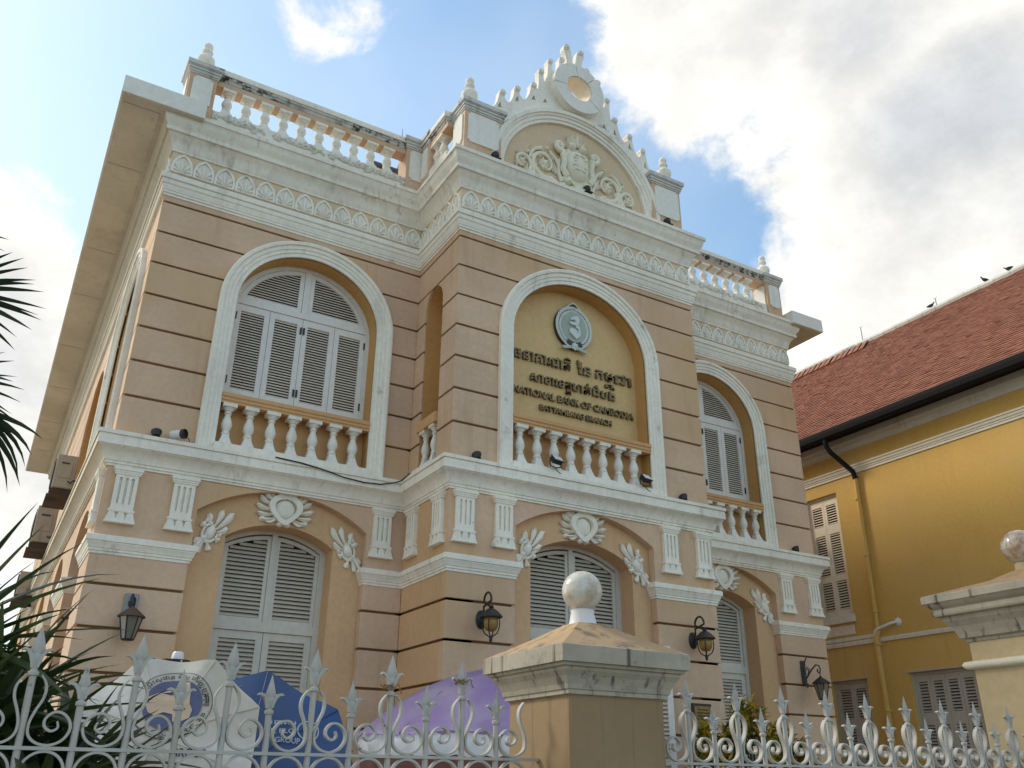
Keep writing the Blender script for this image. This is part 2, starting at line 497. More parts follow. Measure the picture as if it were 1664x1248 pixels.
    def rib(self, inner, outer, prof, mp):
        """band between two matching curves; profile of (0..1 across, proud)"""
        k = len(prof); vs = []
        for (ax, az), (bx, bz) in zip(inner, outer):
            for t, h in prof:
                vs.append(mp(ax + (bx - ax) * t, az + (bz - az) * t, -h))
        fs = []
        for i in range(len(inner) - 1):
            for j in range(k):
                j2 = (j + 1) % k
                fs.append((i * k + j, i * k + j2, (i + 1) * k + j2, (i + 1) * k + j))
        t = tessellate_polygon([[Vector((q[0] * .3, q[1], 0)) for q in prof]])
        e = (len(inner) - 1) * k
        fs += [tuple(x) for x in t] + [tuple(i + e for i in x) for x in t]
        return self.add(vs, fs)

    def tube(self, pts, r, n=8, taper=None, flat=None):
        """round bar along 3D points; taper = end radius factor list; flat = (scale along given axis vector)"""
        pts = [Vector(p) for p in pts]
        k = len(pts); vs = []; fs = []
        up = None
        for i, p in enumerate(pts):
            d = (pts[min(i + 1, k - 1)] - pts[max(i - 1, 0)]).normalized()
            if up is None:
                up = Vector((0, 0, 1)) if abs(d.z) < 0.9 else Vector((0, 1, 0))
            s = d.cross(up).normalized(); up = s.cross(d).normalized()
            rr = r * (taper[i] if taper else 1.0)
            for j in range(n):
                a = 2 * math.pi * j / n
                o = s * math.cos(a) * rr + up * math.sin(a) * rr
                if flat:
                    ax = Vector(flat[0]); o += ax * (o.dot(ax)) * (flat[1] - 1.0)
                vs.append(p + o)
        for i in range(k - 1):
            for j in range(n):
                j2 = (j + 1) % n
                fs.append((i * n + j, i * n + j2, (i + 1) * n + j2, (i + 1) * n + j))
        fs.append(tuple(range(n - 1, -1, -1))); fs.append(tuple((k - 1) * n + j for j in range(n)))
        return self.add(vs, fs)

    def strap(self, pts, mp, w, d0, d1, taper=None):
        """flat bar bent in the (a,b) plane: width w in plane, depth d0..d1"""
        L, Rr = [], []
        k = len(pts)
        for i in range(k):
            a = pts[max(i - 1, 0)]; b = pts[min(i + 1, k - 1)]
            dx, dy = b[0] - a[0], b[1] - a[1]
            l = math.hypot(dx, dy) or 1e-6
            h = w / 2 * (taper[i] if taper else 1.0)
            L.append((pts[i][0] - dy / l * h, pts[i][1] + dx / l * h)); Rr.append((pts[i][0] + dy / l * h, pts[i][1] - dx / l * h))
        vs = []
        for i in range(k):
            vs += [mp(*L[i], d0), mp(*Rr[i], d0), mp(*Rr[i], d1), mp(*L[i], d1)]
        fs = [(0, 1, 2, 3), (4 * k - 1, 4 * k - 2, 4 * k - 3, 4 * k - 4)]
        for i in range(k - 1):
            for j in range(4):
                j2 = (j + 1) % 4
                fs.append((4 * i + j, 4 * i + j2, 4 * i + 4 + j2, 4 * i + 4 + j))
        return self.add(vs, fs)

    def leaf(self, mp, x, z, ang, L, w, h, bend=0.0, n=6, d=0.0):
        """carved leaf in low relief: almond outline with a raised rib"""
        ca, sa = math.cos(ang), math.sin(ang)
        vs = []; fs = []
        for i in range(n + 1):
            t = i / n
            ww = w * math.sin(math.pi * min(0.06 + t * 0.94, 1)) ** 0.75
            cx_, cy_ = L * t, bend * L * t * t
            for s in (-1, 0, 1):
                px, py = cx_, cy_ + s * ww * .5
                vs.append(mp(x + px * ca - py * sa, z + px * sa + py * ca, d - (h if s == 0 else h * .25)))
        for i in range(n):
            for j in range(2):
                a = i * 3 + j
                fs.append((a, a + 1, a + 4, a + 3))
        o = len(vs)
        # rim down to the ground
        for i in range(n + 1):
            for s in (0, 2):
                t = vs[i * 3 + s]
                vs.append(t)
        m0 = self.v.__len__()
        self.add(vs[:o], fs)
        return self

    def dome(self, mp, x, z, r, h, n=14, rings=4, sz=1.0, d=0.0):
        vs = [mp(x, z, d - h)]; fs = []
        for k in range(1, rings + 1):
            t = k / rings
            for i in range(n):
                a = 2 * math.pi * i / n
                vs.append(mp(x + r * math.sin(t * math.pi / 2) * math.cos(a), z + sz * r * math.sin(t * math.pi / 2) * math.sin(a), d - h * math.cos(t * math.pi / 2)))
        for i in range(n):
            fs.append((0, 1 + i, 1 + (i + 1) % n))
        for k in range(rings - 1):
            for i in range(n):
                a, b = 1 + k * n + i, 1 + k * n + (i + 1) % n
                fs.append((a, b, b + n, a + n))
        return self.add(vs, fs)

    def mesh(self, name, mat=None, smooth=None, bevel=0.0, recalc=True, weld=False):
        me = bpy.data.meshes.new(name)
        me.from_pydata(self.v, [], self.f)
        if recalc or bevel or weld:
            bm = bmesh.new(); bm.from_mesh(me)
            if weld:
                bmesh.ops.remove_doubles(bm, verts=bm.verts, dist=1e-5)
            if bevel:
                bmesh.ops.dissolve_limit(bm, angle_limit=R(1.0), verts=bm.verts, edges=bm.edges)
                bmesh.ops.recalc_face_normals(bm, faces=bm.faces)
                ed = [e for e in bm.edges if len(e.link_faces) == 2 and e.calc_face_angle(0) > R(40)]
                bmesh.ops.bevel(bm, geom=ed, offset=bevel, segments=1, affect='EDGES', clamp_overlap=True)
            bmesh.ops.recalc_face_normals(bm, faces=bm.faces)
            bm.to_mesh(me); bm.free()
        if mat:
            me.materials.append(MATS[mat])
        if smooth is not None:
            me.polygons.foreach_set('use_smooth', [True] * len(me.polygons))
            me.set_sharp_from_angle(angle=R(smooth))
        return me

    def build(self, name, mat, parent=None, **kw):
        return put(name, self.mesh(name, mat, **kw), parent)


def put(name, me, parent=None, M=None):
    o = bpy.data.objects.new(name, me)
    COL.objects.link(o)
    W_ = M.copy() if M is not None else Matrix()
    WM[o.name] = W_
    if parent is not None:
        o.parent = parent
        o.matrix_parent_inverse = WM[parent.name].inverted()
    o.matrix_basis = W_
    return o


def tag(o, label=None, cat=None, group=None, kind=None):
    if label: o['label'] = label
    if cat: o['category'] = cat
    if group: o['group'] = group
    if kind: o['kind'] = kind
    return o


def thing(name, loc, label, cat, group=None):
    o = bpy.data.objects.new(name, None)
    COL.objects.link(o)
    o.empty_display_size = 0.2
    WM[o.name] = Matrix.Translation(loc)
    o.matrix_basis = WM[o.name]
    return tag(o, label, cat, group)


def part_empty(name, parent, loc=(0, 0, 0)):
    o = bpy.data.objects.new(name, None)
    COL.objects.link(o)
    WM[o.name] = Matrix.Translation(loc)
    o.parent = parent
    o.matrix_parent_inverse = WM[parent.name].inverted()
    o.matrix_basis = WM[o.name]
    return o


def copy_thing(root, delta, label=None):
    """copy of a thing, its parts and their sub-parts, moved by delta; mesh data shared"""
    T = Matrix.Translation(delta)

    def rec(o, parent):
        c = o.copy(); COL.objects.link(c)
        WM[c.name] = T @ WM[o.name]
        if parent is not None:
            c.parent = parent
            c.matrix_parent_inverse = WM[parent.name].inverted()
        c.matrix_basis = WM[c.name]
        for ch in [q for q in bpy.data.objects if q.parent == o]:
            rec(ch, c)
        return c
    r = rec(root, None)
    if label: r['label'] = label
    return r


def TR(x, y, z, rz=0.0, s=(1, 1, 1)):
    return Matrix.Translation((x, y, z)) @ Matrix.Rotation(rz, 4, 'Z') @ Matrix.Diagonal((*s, 1))


def arc(cx, hw, zs, rise, n=28, a0=180.0, a1=0.0):
    return [(cx + hw * math.cos(R(a0 + (a1 - a0) * i / n)), zs + rise * math.sin(R(a0 + (a1 - a0) * i / n))) for i in range(n + 1)]


def arch_loop(cx, hw, zb, zs, rise, n=28):
    return [(cx + hw, zb)] + list(reversed(arc(cx, hw, zs, rise, n))) + [(cx - hw, zb)]


def seg_arc(cx, hw, zs, rise, n=20):
    """flat segmental arch from left springing to right springing"""
    rad = (hw * hw + rise * rise) / (2 * rise)
    a = math.asin(hw / rad)
    return [(cx + rad * math.sin(-a + 2 * a * i / n), zs + rise - rad + rad * math.cos(-a + 2 * a * i / n)) for i in range(n + 1)]


# ------------------------------------------------------------------ ground
g_ = MB().box(-600, 600, -600, 600, -0.5, -0.02)
tag(g_.build('ground', 'asphalt'), kind='structure')
tag(MB().box(-30, 40, -9.2, 40, -0.018, 0.10).build('pavement', 'paving', bevel=0.01), kind='structure')

# ------------------------------------------------------------------ the bank
P = -1.38
X1, X2, W = 3.93, 8.36, 12.20
DEPTH = 18.6
bank = thing('bank_building', (6.1, 0.0, 0.1), 'peach and white two-storey colonial bank with arched shutters, balustrades and a crested pediment', 'building')
GU = [8.93, 8.44, 7.95, 7.465, 6.975, 6.483, 5.993]
ZTOP, ZMID = 9.08, 5.40
GAP = 0.0165


def course_edges(grooves, ztop, zbot):
    zs = [ztop] + [g for g in grooves] + [zbot]
    out = []
    for i in range(len(zs) - 1):
        out.append((zs[i + 1] + (GAP if i < len(zs) - 2 else 0), zs[i] - (GAP if i > 0 else 0)))
    return out


def courses(fr, x0, x1, zpairs, opening=None, mat='peach_paint', name='wall_course', t=0.035):
    """rusticated courses: one block per course, cut round the opening (cx, hw, zs, rise)"""
    mp = fr[0]
    for z0, z1 in zpairs:
        blocks = []
        if opening is None:
            blocks = [[(x0, z0), (x1, z0), (x1, z1), (x0, z1)]]
        else:
            cx, hw, zs, rise = opening
            top = zs + rise

            def w(z):
                if z <= zs: return hw
                if z >= top: return 0.0
                return hw * math.sqrt(max(0, 1 - ((z - zs) / rise) ** 2))
            if z0 >= top:
                blocks = [[(x0, z0), (x1, z0), (x1, z1), (x0, z1)]]
            else:
                zt = min(z1, top)
                q = [z0 + (zt - z0) * (1 - (1 - i / 12) ** 2) for i in range(13)] if zt > zs else [z0, zt]
                if z1 > top:
                    blocks = [[(x0, z0)] + [(cx - w(z), z) for z in q] + [(cx + w(z), z) for z in reversed(q[:-1])] + [(x1, z0), (x1, z1), (x0, z1)]]
                else:
                    blocks = [[(x0, z0)] + [(cx - w(z), z) for z in q] + [(x0, z1)], [(cx + w(z), z) for z in q] + [(x1, z1), (x1, z0)]]
        for b in blocks:
            MB().prism([b], mp, 0.0, t).build(name, mat, bank, bevel=0.006 if len(b) <= 4 else 0.0)


# wall cores (carry the reveals), recessed a little behind the courses
def core(fr, x0, x1, z0, z1, hole=None, d0=0.034, d1=0.42, mat='ochre_paint', name='wall'):
    loops = [[(x0, z0), (x1, z0), (x1, z1), (x0, z1)]]
    if hole:
        loops.append(hole)
    return MB().prism(loops, fr[0], d0, d1).build(name, mat, bank)


WIN = {  # cx, inner half width, spring, inner rise, outer half width, outer rise
    'L': (2.235, 1.045, 7.70, 0.975, 1.285, 1.215),
    'C': (6.06, 1.21, 7.62, 1.055, 1.44, 1.295),
    'R': (9.93, 1.045, 7.70, 0.975, 1.285, 1.215),
    'S': (1.75, 1.045, 7.70, 0.975, 1.285, 1.215)}
ARCHI = [(0, 0), (0, .03), (.22, .03), (.25, .045), (.45, .045), (.48, .06), (.70, .06), (.74, .085), (.90, .09), (.93, .075), (1.0, .07), (1.0, 0)]


def architrave(fr, w):
    cx, hi, zs, ri, ho, ro = w
    inn = [(cx - hi, 5.47), (cx - hi, 6.6)] + arc(cx, hi, zs, ri, 36) + [(cx + hi, 6.6), (cx + hi, 5.47)]
    out = [(cx - ho, 5.47), (cx - ho, 6.6)] + arc(cx, ho, zs, ro, 36) + [(cx + ho, 6.6), (cx + ho, 5.47)]
    MB().rib(inn, out, ARCHI, fr[0]).build('arch_surround', 'white_trim', bank, smooth=30)


# shared small meshes -------------------------------------------------
def slat_mesh(depth=0.050, th=0.008, tilt=42):
    b = MB().box(-.5, .5, -depth / 2, depth / 2, -th / 2, th / 2)
    M = Matrix.Rotation(R(tilt), 4, 'X')
    b.v = [tuple(M @ Vector(p)) for p in b.v]
    return b


SLAT = slat_mesh().mesh('slat', 'slat_paint')
SLAT_L = slat_mesh(0.066, 0.009).mesh('slat_large', 'dim_door_slat')
loose = {}


def add_slat(owner, fr, a, b, d, width, me, raw, single, mat='slat_paint'):
    p = fr[0](a, b, d)
    M = TR(p[0], p[1], p[2], fr[1], (width, 1, 1))
    if single:
        put('slat', me, owner, M)
    else:
        bb = loose.setdefault(mat, MB())
        bb.add([tuple(M @ Vector(v)) for v in raw.v], raw.f)


def louvre_leaf(fr, owner, a0, a1, b0, b1, d, holes, pitch, single, big=False, name='shutter', mat='shutter_paint', th=0.04, me=None, slat_mat='slat_paint', M=None):
    loops = [[(a0, b0), (a1, b0), (a1, b1), (a0, b1)]] + [[(h[0], h[2]), (h[1], h[2]), (h[1], h[3]), (h[0], h[3])] for h in holes]
    leaf = MB().prism(loops, fr[0], d, d + th)
    lf = leaf.build(name, mat, owner)
    raw = slat_mesh(0.066, 0.009) if big else slat_mesh()
    for h in holes:
        n = max(1, int(round((h[3] - h[2]) / pitch)))
        for i in range(n):
            add_slat(lf, fr, (h[0] + h[1]) / 2, h[2] + (i + .5) * (h[3] - h[2]) / n, d + th * .55, h[1] - h[0] - .002, me or (SLAT_L if big else SLAT), raw, single, slat_mat)
    return lf


HINGE = MB().box(-.012, .012, -.012, .012, -.055, .055).mesh('hinge', 'black_iron')


def arched_shutters(fr, w, single):
    cx, hi, zs, ri, _, _ = w
    mp = fr[0]
    d = 0.30
    zt0, zt1 = 7.82, 7.905                      # transom
    fw = 0.065
    # frame: ring along the opening, transom and mullion
    outer = arch_loop(cx, hi - .002, 6.25, zs, ri - .002)
    hole = arch_loop(cx, hi - fw, 6.30, zs, ri - fw)
    fr_ = MB().prism([outer, hole], mp, d - .02, d + .07)
    fr_.fbox(mp, cx - hi + fw, cx + hi - fw, zt0, zt1, d - .016, d + .066)
    fr_.fbox(mp, cx - .045, cx + .045, zt1 + .001, zs + ri - fw + .004, d - .013, d + .062)
    fo = fr_.build('window_frame', 'shutter_paint', bank)
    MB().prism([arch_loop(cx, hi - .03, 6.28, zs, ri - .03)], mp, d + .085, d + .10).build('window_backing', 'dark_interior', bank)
    # lunette leaves
    for s in (-1, 1):
        r1, r2_ = hi - fw - .004, ri - fw - .004
        xa = .05

        def edge(inset):
            a_, b_ = r1 - inset, r2_ - inset
            z_ = zt1 + .004 + inset
            x_in = xa + inset
            t0 = math.asin((z_ - zs) / b_); t1 = math.acos(x_in / a_)
            pts = [(x_in, z_)]
            for i in range(17):
                t = t0 + (t1 - t0) * i / 16
                pts.append((a_ * math.cos(t), zs + b_ * math.sin(t)))
            return [(cx + s * p[0], p[1]) for p in pts]
        lun = MB().prism([edge(0), edge(.062)], mp, d, d + .04).build('lunette_shutter', 'shutter_paint', bank)
        a_, b_ = r1 - .055, r2_ - .055
        z = zt1 + .004 + .062 + .021
        raw = slat_mesh()
        while z < zs + b_ - .05:
            xo = a_ * math.sqrt(max(0, 1 - ((z - zs) / b_) ** 2)); xi = xa + .058
            if xo - xi > .05:
                add_slat(lun, fr, cx + s * (xo + xi) / 2, z, d + .022, xo - xi, SLAT, raw, single)
            z += .042
    # four folding leaves
    xs = [cx - hi + fw + (2 * (hi - fw)) * i / 4 for i in range(5)]
    for i in range(4):
        a0, a1 = xs[i] + .003, xs[i + 1] - .003
        lf = louvre_leaf(fr, bank, a0, a1, 6.31, zt0 - .004, d, [(a0 + .075, a1 - .075, 6.50, zt0 - .105)], .042, single)
        for zz in (6.62, 7.62):
            if i in (0, 3):
                aa = a0 + .006 if i == 0 else a1 - .006
            else:
                aa = a1 - .02 if i == 1 else a0 + .02
            p = mp(aa, zz, d - .006)
            put('hinge', HINGE, lf, TR(*p, fr[1]))


# baluster (square foot and abacus, turned body)
def baluster_mesh(mat):
    b = MB()
    b.box(-.072, .072, -.072, .072, 0, .03)
    b.lathe([(.095, .03), (.085, .05), (.062, .11), (.052, .15)], n=4, M=Matrix.Rotation(R(45), 4, 'Z'))
    b.lathe([(.036, .145), (.047, .155), (.05, .17), (.045, .185), (.036, .195), (.048, .225), (.060, .265), (.061, .295), (.052, .345), (.038, .39), (.031, .42), (.032, .435), (.043, .44), (.044, .455), (.031, .46),
             (.033, .475), (.05, .488), (.052, .50), (.062, .508), (.064, .525)], n=14)
    b.box(-.078, .078, -.078, .078, .524, .572)
    return b.mesh('baluster', mat, smooth=38)


BAL = baluster_mesh('baluster_white')
BALP = baluster_mesh('white_trim')


def window_balustrade(fr, w, xs):
    cx, hi = w[0], w[1]
    mp = fr[0]
    MB().fbox(mp, cx - hi - .02, cx + hi + .02, 5.40, 5.565, -.10, .20).build('balustrade_plinth', 'white_trim', bank)
    MB().fbox(mp, cx - hi + .002, cx + hi - .002, 5.50, 6.20, .20, .26).build('apron_panel', 'orange_paint', bank)
    pr = [(.0, 6.145), (.03, 6.145), (.03, 6.175), (.045, 6.185), (.045, 6.215), (.038, 6.222), (.055, 6.235), (.055, 6.285), (0, 6.29), (-.32, 6.30), (-.32, 6.20), (-.02, 6.145)]
    rail = MB()
    a0, a1 = cx - hi + .004, cx + hi - .004
    vs = [mp(a0, z, -o) for o, z in pr] + [mp(a1, z, -o) for o, z in pr]
    k = len(pr)
    t = tessellate_polygon([[Vector((o, z, 0)) for o, z in pr]])
    rail.add(vs, [(j, (j + 1) % k, (j + 1) % k + k, j + k) for j in range(k)] + [tuple(x) for x in t] + [tuple(i + k for i in x) for x in t])
    ro = rail.build('sill_rail', 'orange_paint', bank)
    for x in xs:
        put('baluster', BAL, ro, TR(*mp(x, 5.565, .045), fr[1], (1.18, 1.18, .58 / .572)))


bays = {'L': (FR(0.0), 0.0, X1), 'C': (FR(P), X1, X2), 'R': (FR(0.0), X2, W)}
up = course_edges(GU, ZTOP, ZMID)
for k, (fr, a0, a1) in bays.items():
    w = WIN[k]
    ca, cb = (a0 + .036 if k != 'R' else a0, a1 if k != 'R' else a1 - .036)
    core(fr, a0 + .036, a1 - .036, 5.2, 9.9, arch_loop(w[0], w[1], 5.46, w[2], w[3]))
    MB().prism([[(a0 + .03, 5.2), (a1 - .03, 5.2), (a1 - .03, 9.2), (a0 + .03, 9.2)], arch_loop(w[0], w[1] + .10, 5.22, w[2], w[3] + .10)], fr[0], .026, .033).build('groove_backing', 'groove_shade_brown', bank)  # thin sheet added to carry the painted groove shade
    courses(fr, a0, a1, up, (w[0], w[4] - .02, w[2], w[5] - .02))
    architrave(fr, w)
for k in ('L', 'R'):
    arched_shutters(bays[k][0], WIN[k], k == 'L')
window_balustrade(bays['L'][0], WIN['L'], [1.317 + .2925 * i for i in range(7)])
window_balustrade(bays['C'][0], WIN['C'], [5.0 + .283 * i for i in range(8)])
window_balustrade(bays['R'][0], WIN['R'], [9.05 + .2925 * i for i in range(7)])
wc = WIN['C']
MB().prism([arch_loop(wc[0], wc[1] + .01, 6.2, wc[2], wc[3] + .01)], FR(P)[0], .27, .30).build('sign_panel', 'sign_panel_paint', bank)

# returns of the centre bay (narrow round-headed niche with its own little balustrade)
NI = (-0.60, 0.30, 8.10, 0.34)
for side in ('l', 'r'):
    fr = LS(X1) if side == 'l' else RS(X2)
    hole = arch_loop(NI[0], NI[1], 5.46, NI[2], NI[3], 18)
    core(fr, P + .036, 0.0, 5.2, 9.9, hole, d1=.40)
    MB().prism([[(P + .04, 5.2), (.0, 5.2), (.0, 9.2), (P + .04, 9.2)], arch_loop(NI[0], NI[1] + .012, 5.22, NI[2], NI[3] + .012, 18)], fr[0], .026, .033).build('groove_backing', 'groove_shade_brown', bank)
    courses(fr, P + .036, 0.034, up, (NI[0], NI[1], NI[2], NI[3]))
    MB().prism([arch_loop(NI[0], NI[1] + .01, 5.3, NI[2], NI[3] + .01, 18)], fr[0], .30, .33).build('niche_back', 'peach_paint', bank)
    MB().fbox(fr[0], NI[0] - NI[1] + .003, NI[0] + NI[1] - .003, 6.145, 6.29, -.045, .295).build('niche_rail', 'orange_paint', bank)
    MB().fbox(fr[0], NI[0] - NI[1] + .003, NI[0] + NI[1] - .003, 5.40, 5.565, -.08, .295).build('niche_plinth', 'white_trim', bank)
    for q in (-.15, .15):
        put('baluster', BAL, bank, TR(*fr[0](NI[0] + q, 5.565, .05), 0, (1, 1, .58 / .572)))

# ---- left and right side walls
for fr, vis in ((LS(0.0), True), (RS(W), False)):
    w = WIN['S']
    LOG = (5.75, 1.25, 7.55, 0.95)               # deep arched loggia opening
    loops = [[(.036, 5.2), (DEPTH, 5.2), (DEPTH, 9.9), (.036, 9.9)], arch_loop(w[0], w[1], 5.46, w[2], w[3])]
    if vis:
        loops += [arch_loop(LOG[0], LOG[1], 5.46, LOG[2], LOG[3])]
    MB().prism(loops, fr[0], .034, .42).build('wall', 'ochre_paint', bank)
    courses(fr, .036, 3.65, up, (w[0], w[4] - .02, w[2], w[5] - .02))
    if vis:
        courses(fr, 3.652, 7.90, up, (LOG[0], LOG[1], LOG[2], LOG[3]))
        courses(fr, 7.902, DEPTH, up)
        # loggia: reveal deepened, far jamb with its own courses
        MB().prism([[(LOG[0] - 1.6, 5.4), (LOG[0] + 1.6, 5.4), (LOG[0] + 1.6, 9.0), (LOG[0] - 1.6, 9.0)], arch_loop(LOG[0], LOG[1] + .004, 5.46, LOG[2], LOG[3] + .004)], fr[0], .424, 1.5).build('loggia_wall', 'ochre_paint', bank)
        MB().fbox(fr[0], LOG[0] - 1.6, LOG[0] + 1.6, 5.4, 9.0, 1.504, 1.6).build('loggia_back', 'orange_paint', bank)
        for z0, z1 in up:
            if z1 < 7.6:
                MB().box(.04, 1.5, LOG[0] + LOG[1] - .03, LOG[0] + LOG[1] + .002, z0, z1).build('jamb_course', 'ochre_paint', bank)
    else:
        courses(fr, 3.652, DEPTH, up)
    architrave(fr, w)
    if vis:
        arched_shutters(fr, w, False)
    else:
        MB().prism([arch_loop(w[0], w[1] - .01, 5.5, w[2], w[3] - .01)], fr[0], .3, .33).build('window_backing', 'shutter_paint', bank)

# ---- lower storey
ZI0, ZI1 = 4.0, 4.195                            # impost band
GL = [3.645, 3.16, 2.675, 2.19, 1.70, 1.21, 0.72]
low = course_edges(GL, ZI0 + .02, 0.1)
REC = .13
LOW = {'L': (2.245, 1.13, 4.67, .385, .715, 4.425, .225), 'C': (6.08, 1.16, 4.70, .355, .85, 4.40, .265), 'R': (9.95, 1.13, 4.67, .385, .715, 4.425, .225)}
DOORD = .45
for k, (fr, a0, a1) in bays.items():
    cx, rh, rs, rr, oh, os_, orr = LOW[k]
    mp = fr[0]
    # spandrel plate flush with the pilasters, cut by the flat arch
    ra = seg_arc(cx, rh, rs, rr)
    plate = [(a0, ZI0 + .02), (cx - rh, ZI0 + .02)] + ra + [(cx + rh, ZI0 + .02), (a1, ZI0 + .02), (a1, 5.2), (a0, 5.2)]
    MB().prism([plate], mp, 0.0, REC).build('spandrel', 'peach_paint', bank)
    # recessed arch wall with the door opening
    oa = seg_arc(cx, oh, os_, orr)
    MB().prism([[(a0 + .05, .1), (a1 - .05, .1), (a1 - .05, 5.19), (a0 + .05, 5.19)], [(cx + oh, .12)] + list(reversed(oa)) + [(cx - oh, .12)]], mp, REC + .001, REC + .36).build('recess_wall', 'recess_paint', bank)
    # pilasters in courses
    MB().fbox(mp, a0 + .036, cx - rh - .036, .1, ZI0, .036, REC).build('pilaster_core', 'groove_shade_brown', bank)
    MB().fbox(mp, cx + rh + .036, a1 - .036, .1, ZI0, .036, REC).build('pilaster_core', 'groove_shade_brown', bank)
    for z0, z1 in low:
        MB().fbox(mp, a0, cx - rh, z0, z1 if z1 < ZI0 else ZI0 + .018, 0, REC).build('pilaster_course', 'peach_paint', bank, bevel=.006)
        MB().fbox(mp, cx + rh, a1, z0, z1 if z1 < ZI0 else ZI0 + .018, 0, REC).build('pilaster_course', 'peach_paint', bank, bevel=.006)
    # door: frame, transom, two-light louvre above, leaves below
    d = DOORD - .0
    za, zb = 3.325, 3.44
    fw = .075

    def lo_loop(ins, zbot):
        a_ = seg_arc(cx, oh - ins, os_ - ins * .2, orr - ins * .55 if orr > .1 else orr)
        return [(cx + oh - ins, zbot)] + list(reversed(a_)) + [(cx - oh + ins, zbot)]
    frm = MB().prism([lo_loop(.001, .12), lo_loop(fw, .16)], mp, d - .03, d + .06)
    frm.fbox(mp, cx - oh + fw, cx + oh - fw, za, zb, d - .026, d + .056)
    frm.fbox(mp, cx - .035, cx + .035, zb + .001, os_ + orr - fw * .75, d - .022, d + .05)
    frm.build('door_frame', 'dim_door_paint', bank)
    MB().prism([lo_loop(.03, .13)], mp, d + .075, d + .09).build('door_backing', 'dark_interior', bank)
    raw = slat_mesh(.066, .009)
    single = k in ('L', 'C')
    for s in (-1, 1):
        # fixed louvre light
        xi, xo = .037, oh - fw - .002
        rad = (oh * oh + orr * orr) / (2 * orr)

        def ztop(x, ins):
            return os_ + orr - rad + math.sqrt(rad * rad - x * x) - fw - ins
        def loop(ins):
            xa, xb, z_ = xi + ins, xo - ins, zb + .003 + ins
            pts = [(xa, z_), (xb, z_)] + [(xb + (xa - xb) * i / 8, ztop(xb + (xa - xb) * i / 8, ins)) for i in range(9)]
            return [(cx + s * p[0], p[1]) for p in pts]
        lt = MB().prism([loop(0), loop(.05)], mp, d, d + .035).build('louvre_light', 'dim_door_paint', bank)
        z = zb + .003 + .05 + .027
        while z < ztop(xi, .05) - .02:
            xa, xb = xi + .048, xo - .048
            if z > ztop(xb, .05) - .01:
                lo_, hi_ = xa, xb
                for _ in range(20):
                    mid = (lo_ + hi_) / 2
                    if ztop(mid, .05) - .012 > z: lo_ = mid
                    else: hi_ = mid
                xb = lo_
            if xb - xa > .06:
                add_slat(lt, fr, cx + s * (xa + xb) / 2, z, d + .02, xb - xa, SLAT_L, raw, single, 'dim_door_slat')
            z += .0535
        # lower leaf (the right-hand centre leaf stands open)
        if not (k == 'C' and s == 1):
            xa, xb = cx + s * .004, cx + s * (oh - fw - .003)
            a0_, a1_ = min(xa, xb), max(xa, xb)
            louvre_leaf(fr, bank, a0_, a1_, .17, za - .004, d, [(a0_ + .085, a1_ - .085, 1.75, za - .10), (a0_ + .085, a1_ - .085, .45, 1.60)], .0535, single and k == 'L', big=True, name='door_shutter', mat='dim_door_paint', slat_mat='dim_door_slat')
# the open leaf of the centre door, swung out over the recess
hx, hy = 6.08 + .85, P + REC - .01
ang = R(-33)
lw = .46
leaf = part_empty('door_shutter', bank, (hx, hy, 0))
Mo = TR(hx, hy, 0, ang)
def place(mb, name, mat, par):
    mb.v = [tuple(Mo @ Vector(v)) for v in mb.v]
    return mb.build(name, mat, par)
ol = MB().prism([[(0, .17), (lw, .17), (lw, 3.32), (0, 3.32)], [(.08, 1.75), (lw - .08, 1.75), (lw - .08, 3.22), (.08, 3.22)]], FLAT, -.02, .02)
place(ol, 'leaf_frame', 'shutter_paint', leaf)
raw = slat_mesh(.066, .009)
lb = loose.setdefault('dim_door_slat', MB())
for i in range(27):
    M_ = Mo @ TR(lw / 2, 0, 1.78 + i * .0535, 0, (lw - .16, 1, 1))
    lb.add([tuple(M_ @ Vector(v)) for v in raw.v], raw.f)

# lower returns of the centre bay
for fr in (LS(X1), RS(X2)):
    MB().fbox(fr[0], P + .036, -.0, .1, 5.2, .036, .4).build('wall', 'groove_shade_brown', bank)
    MB().fbox(fr[0], P + REC, 0.0, ZI0 + .02, 5.2, 0, .034).build('return_panel', 'recess_paint', bank)
    for z0, z1 in low:
        MB().fbox(fr[0], P + REC + .001, 0.0, z0, z1 if z1 < ZI0 else ZI0 + .018, 0, .034).build('pilaster_course', 'recess_paint', bank, bevel=.005)

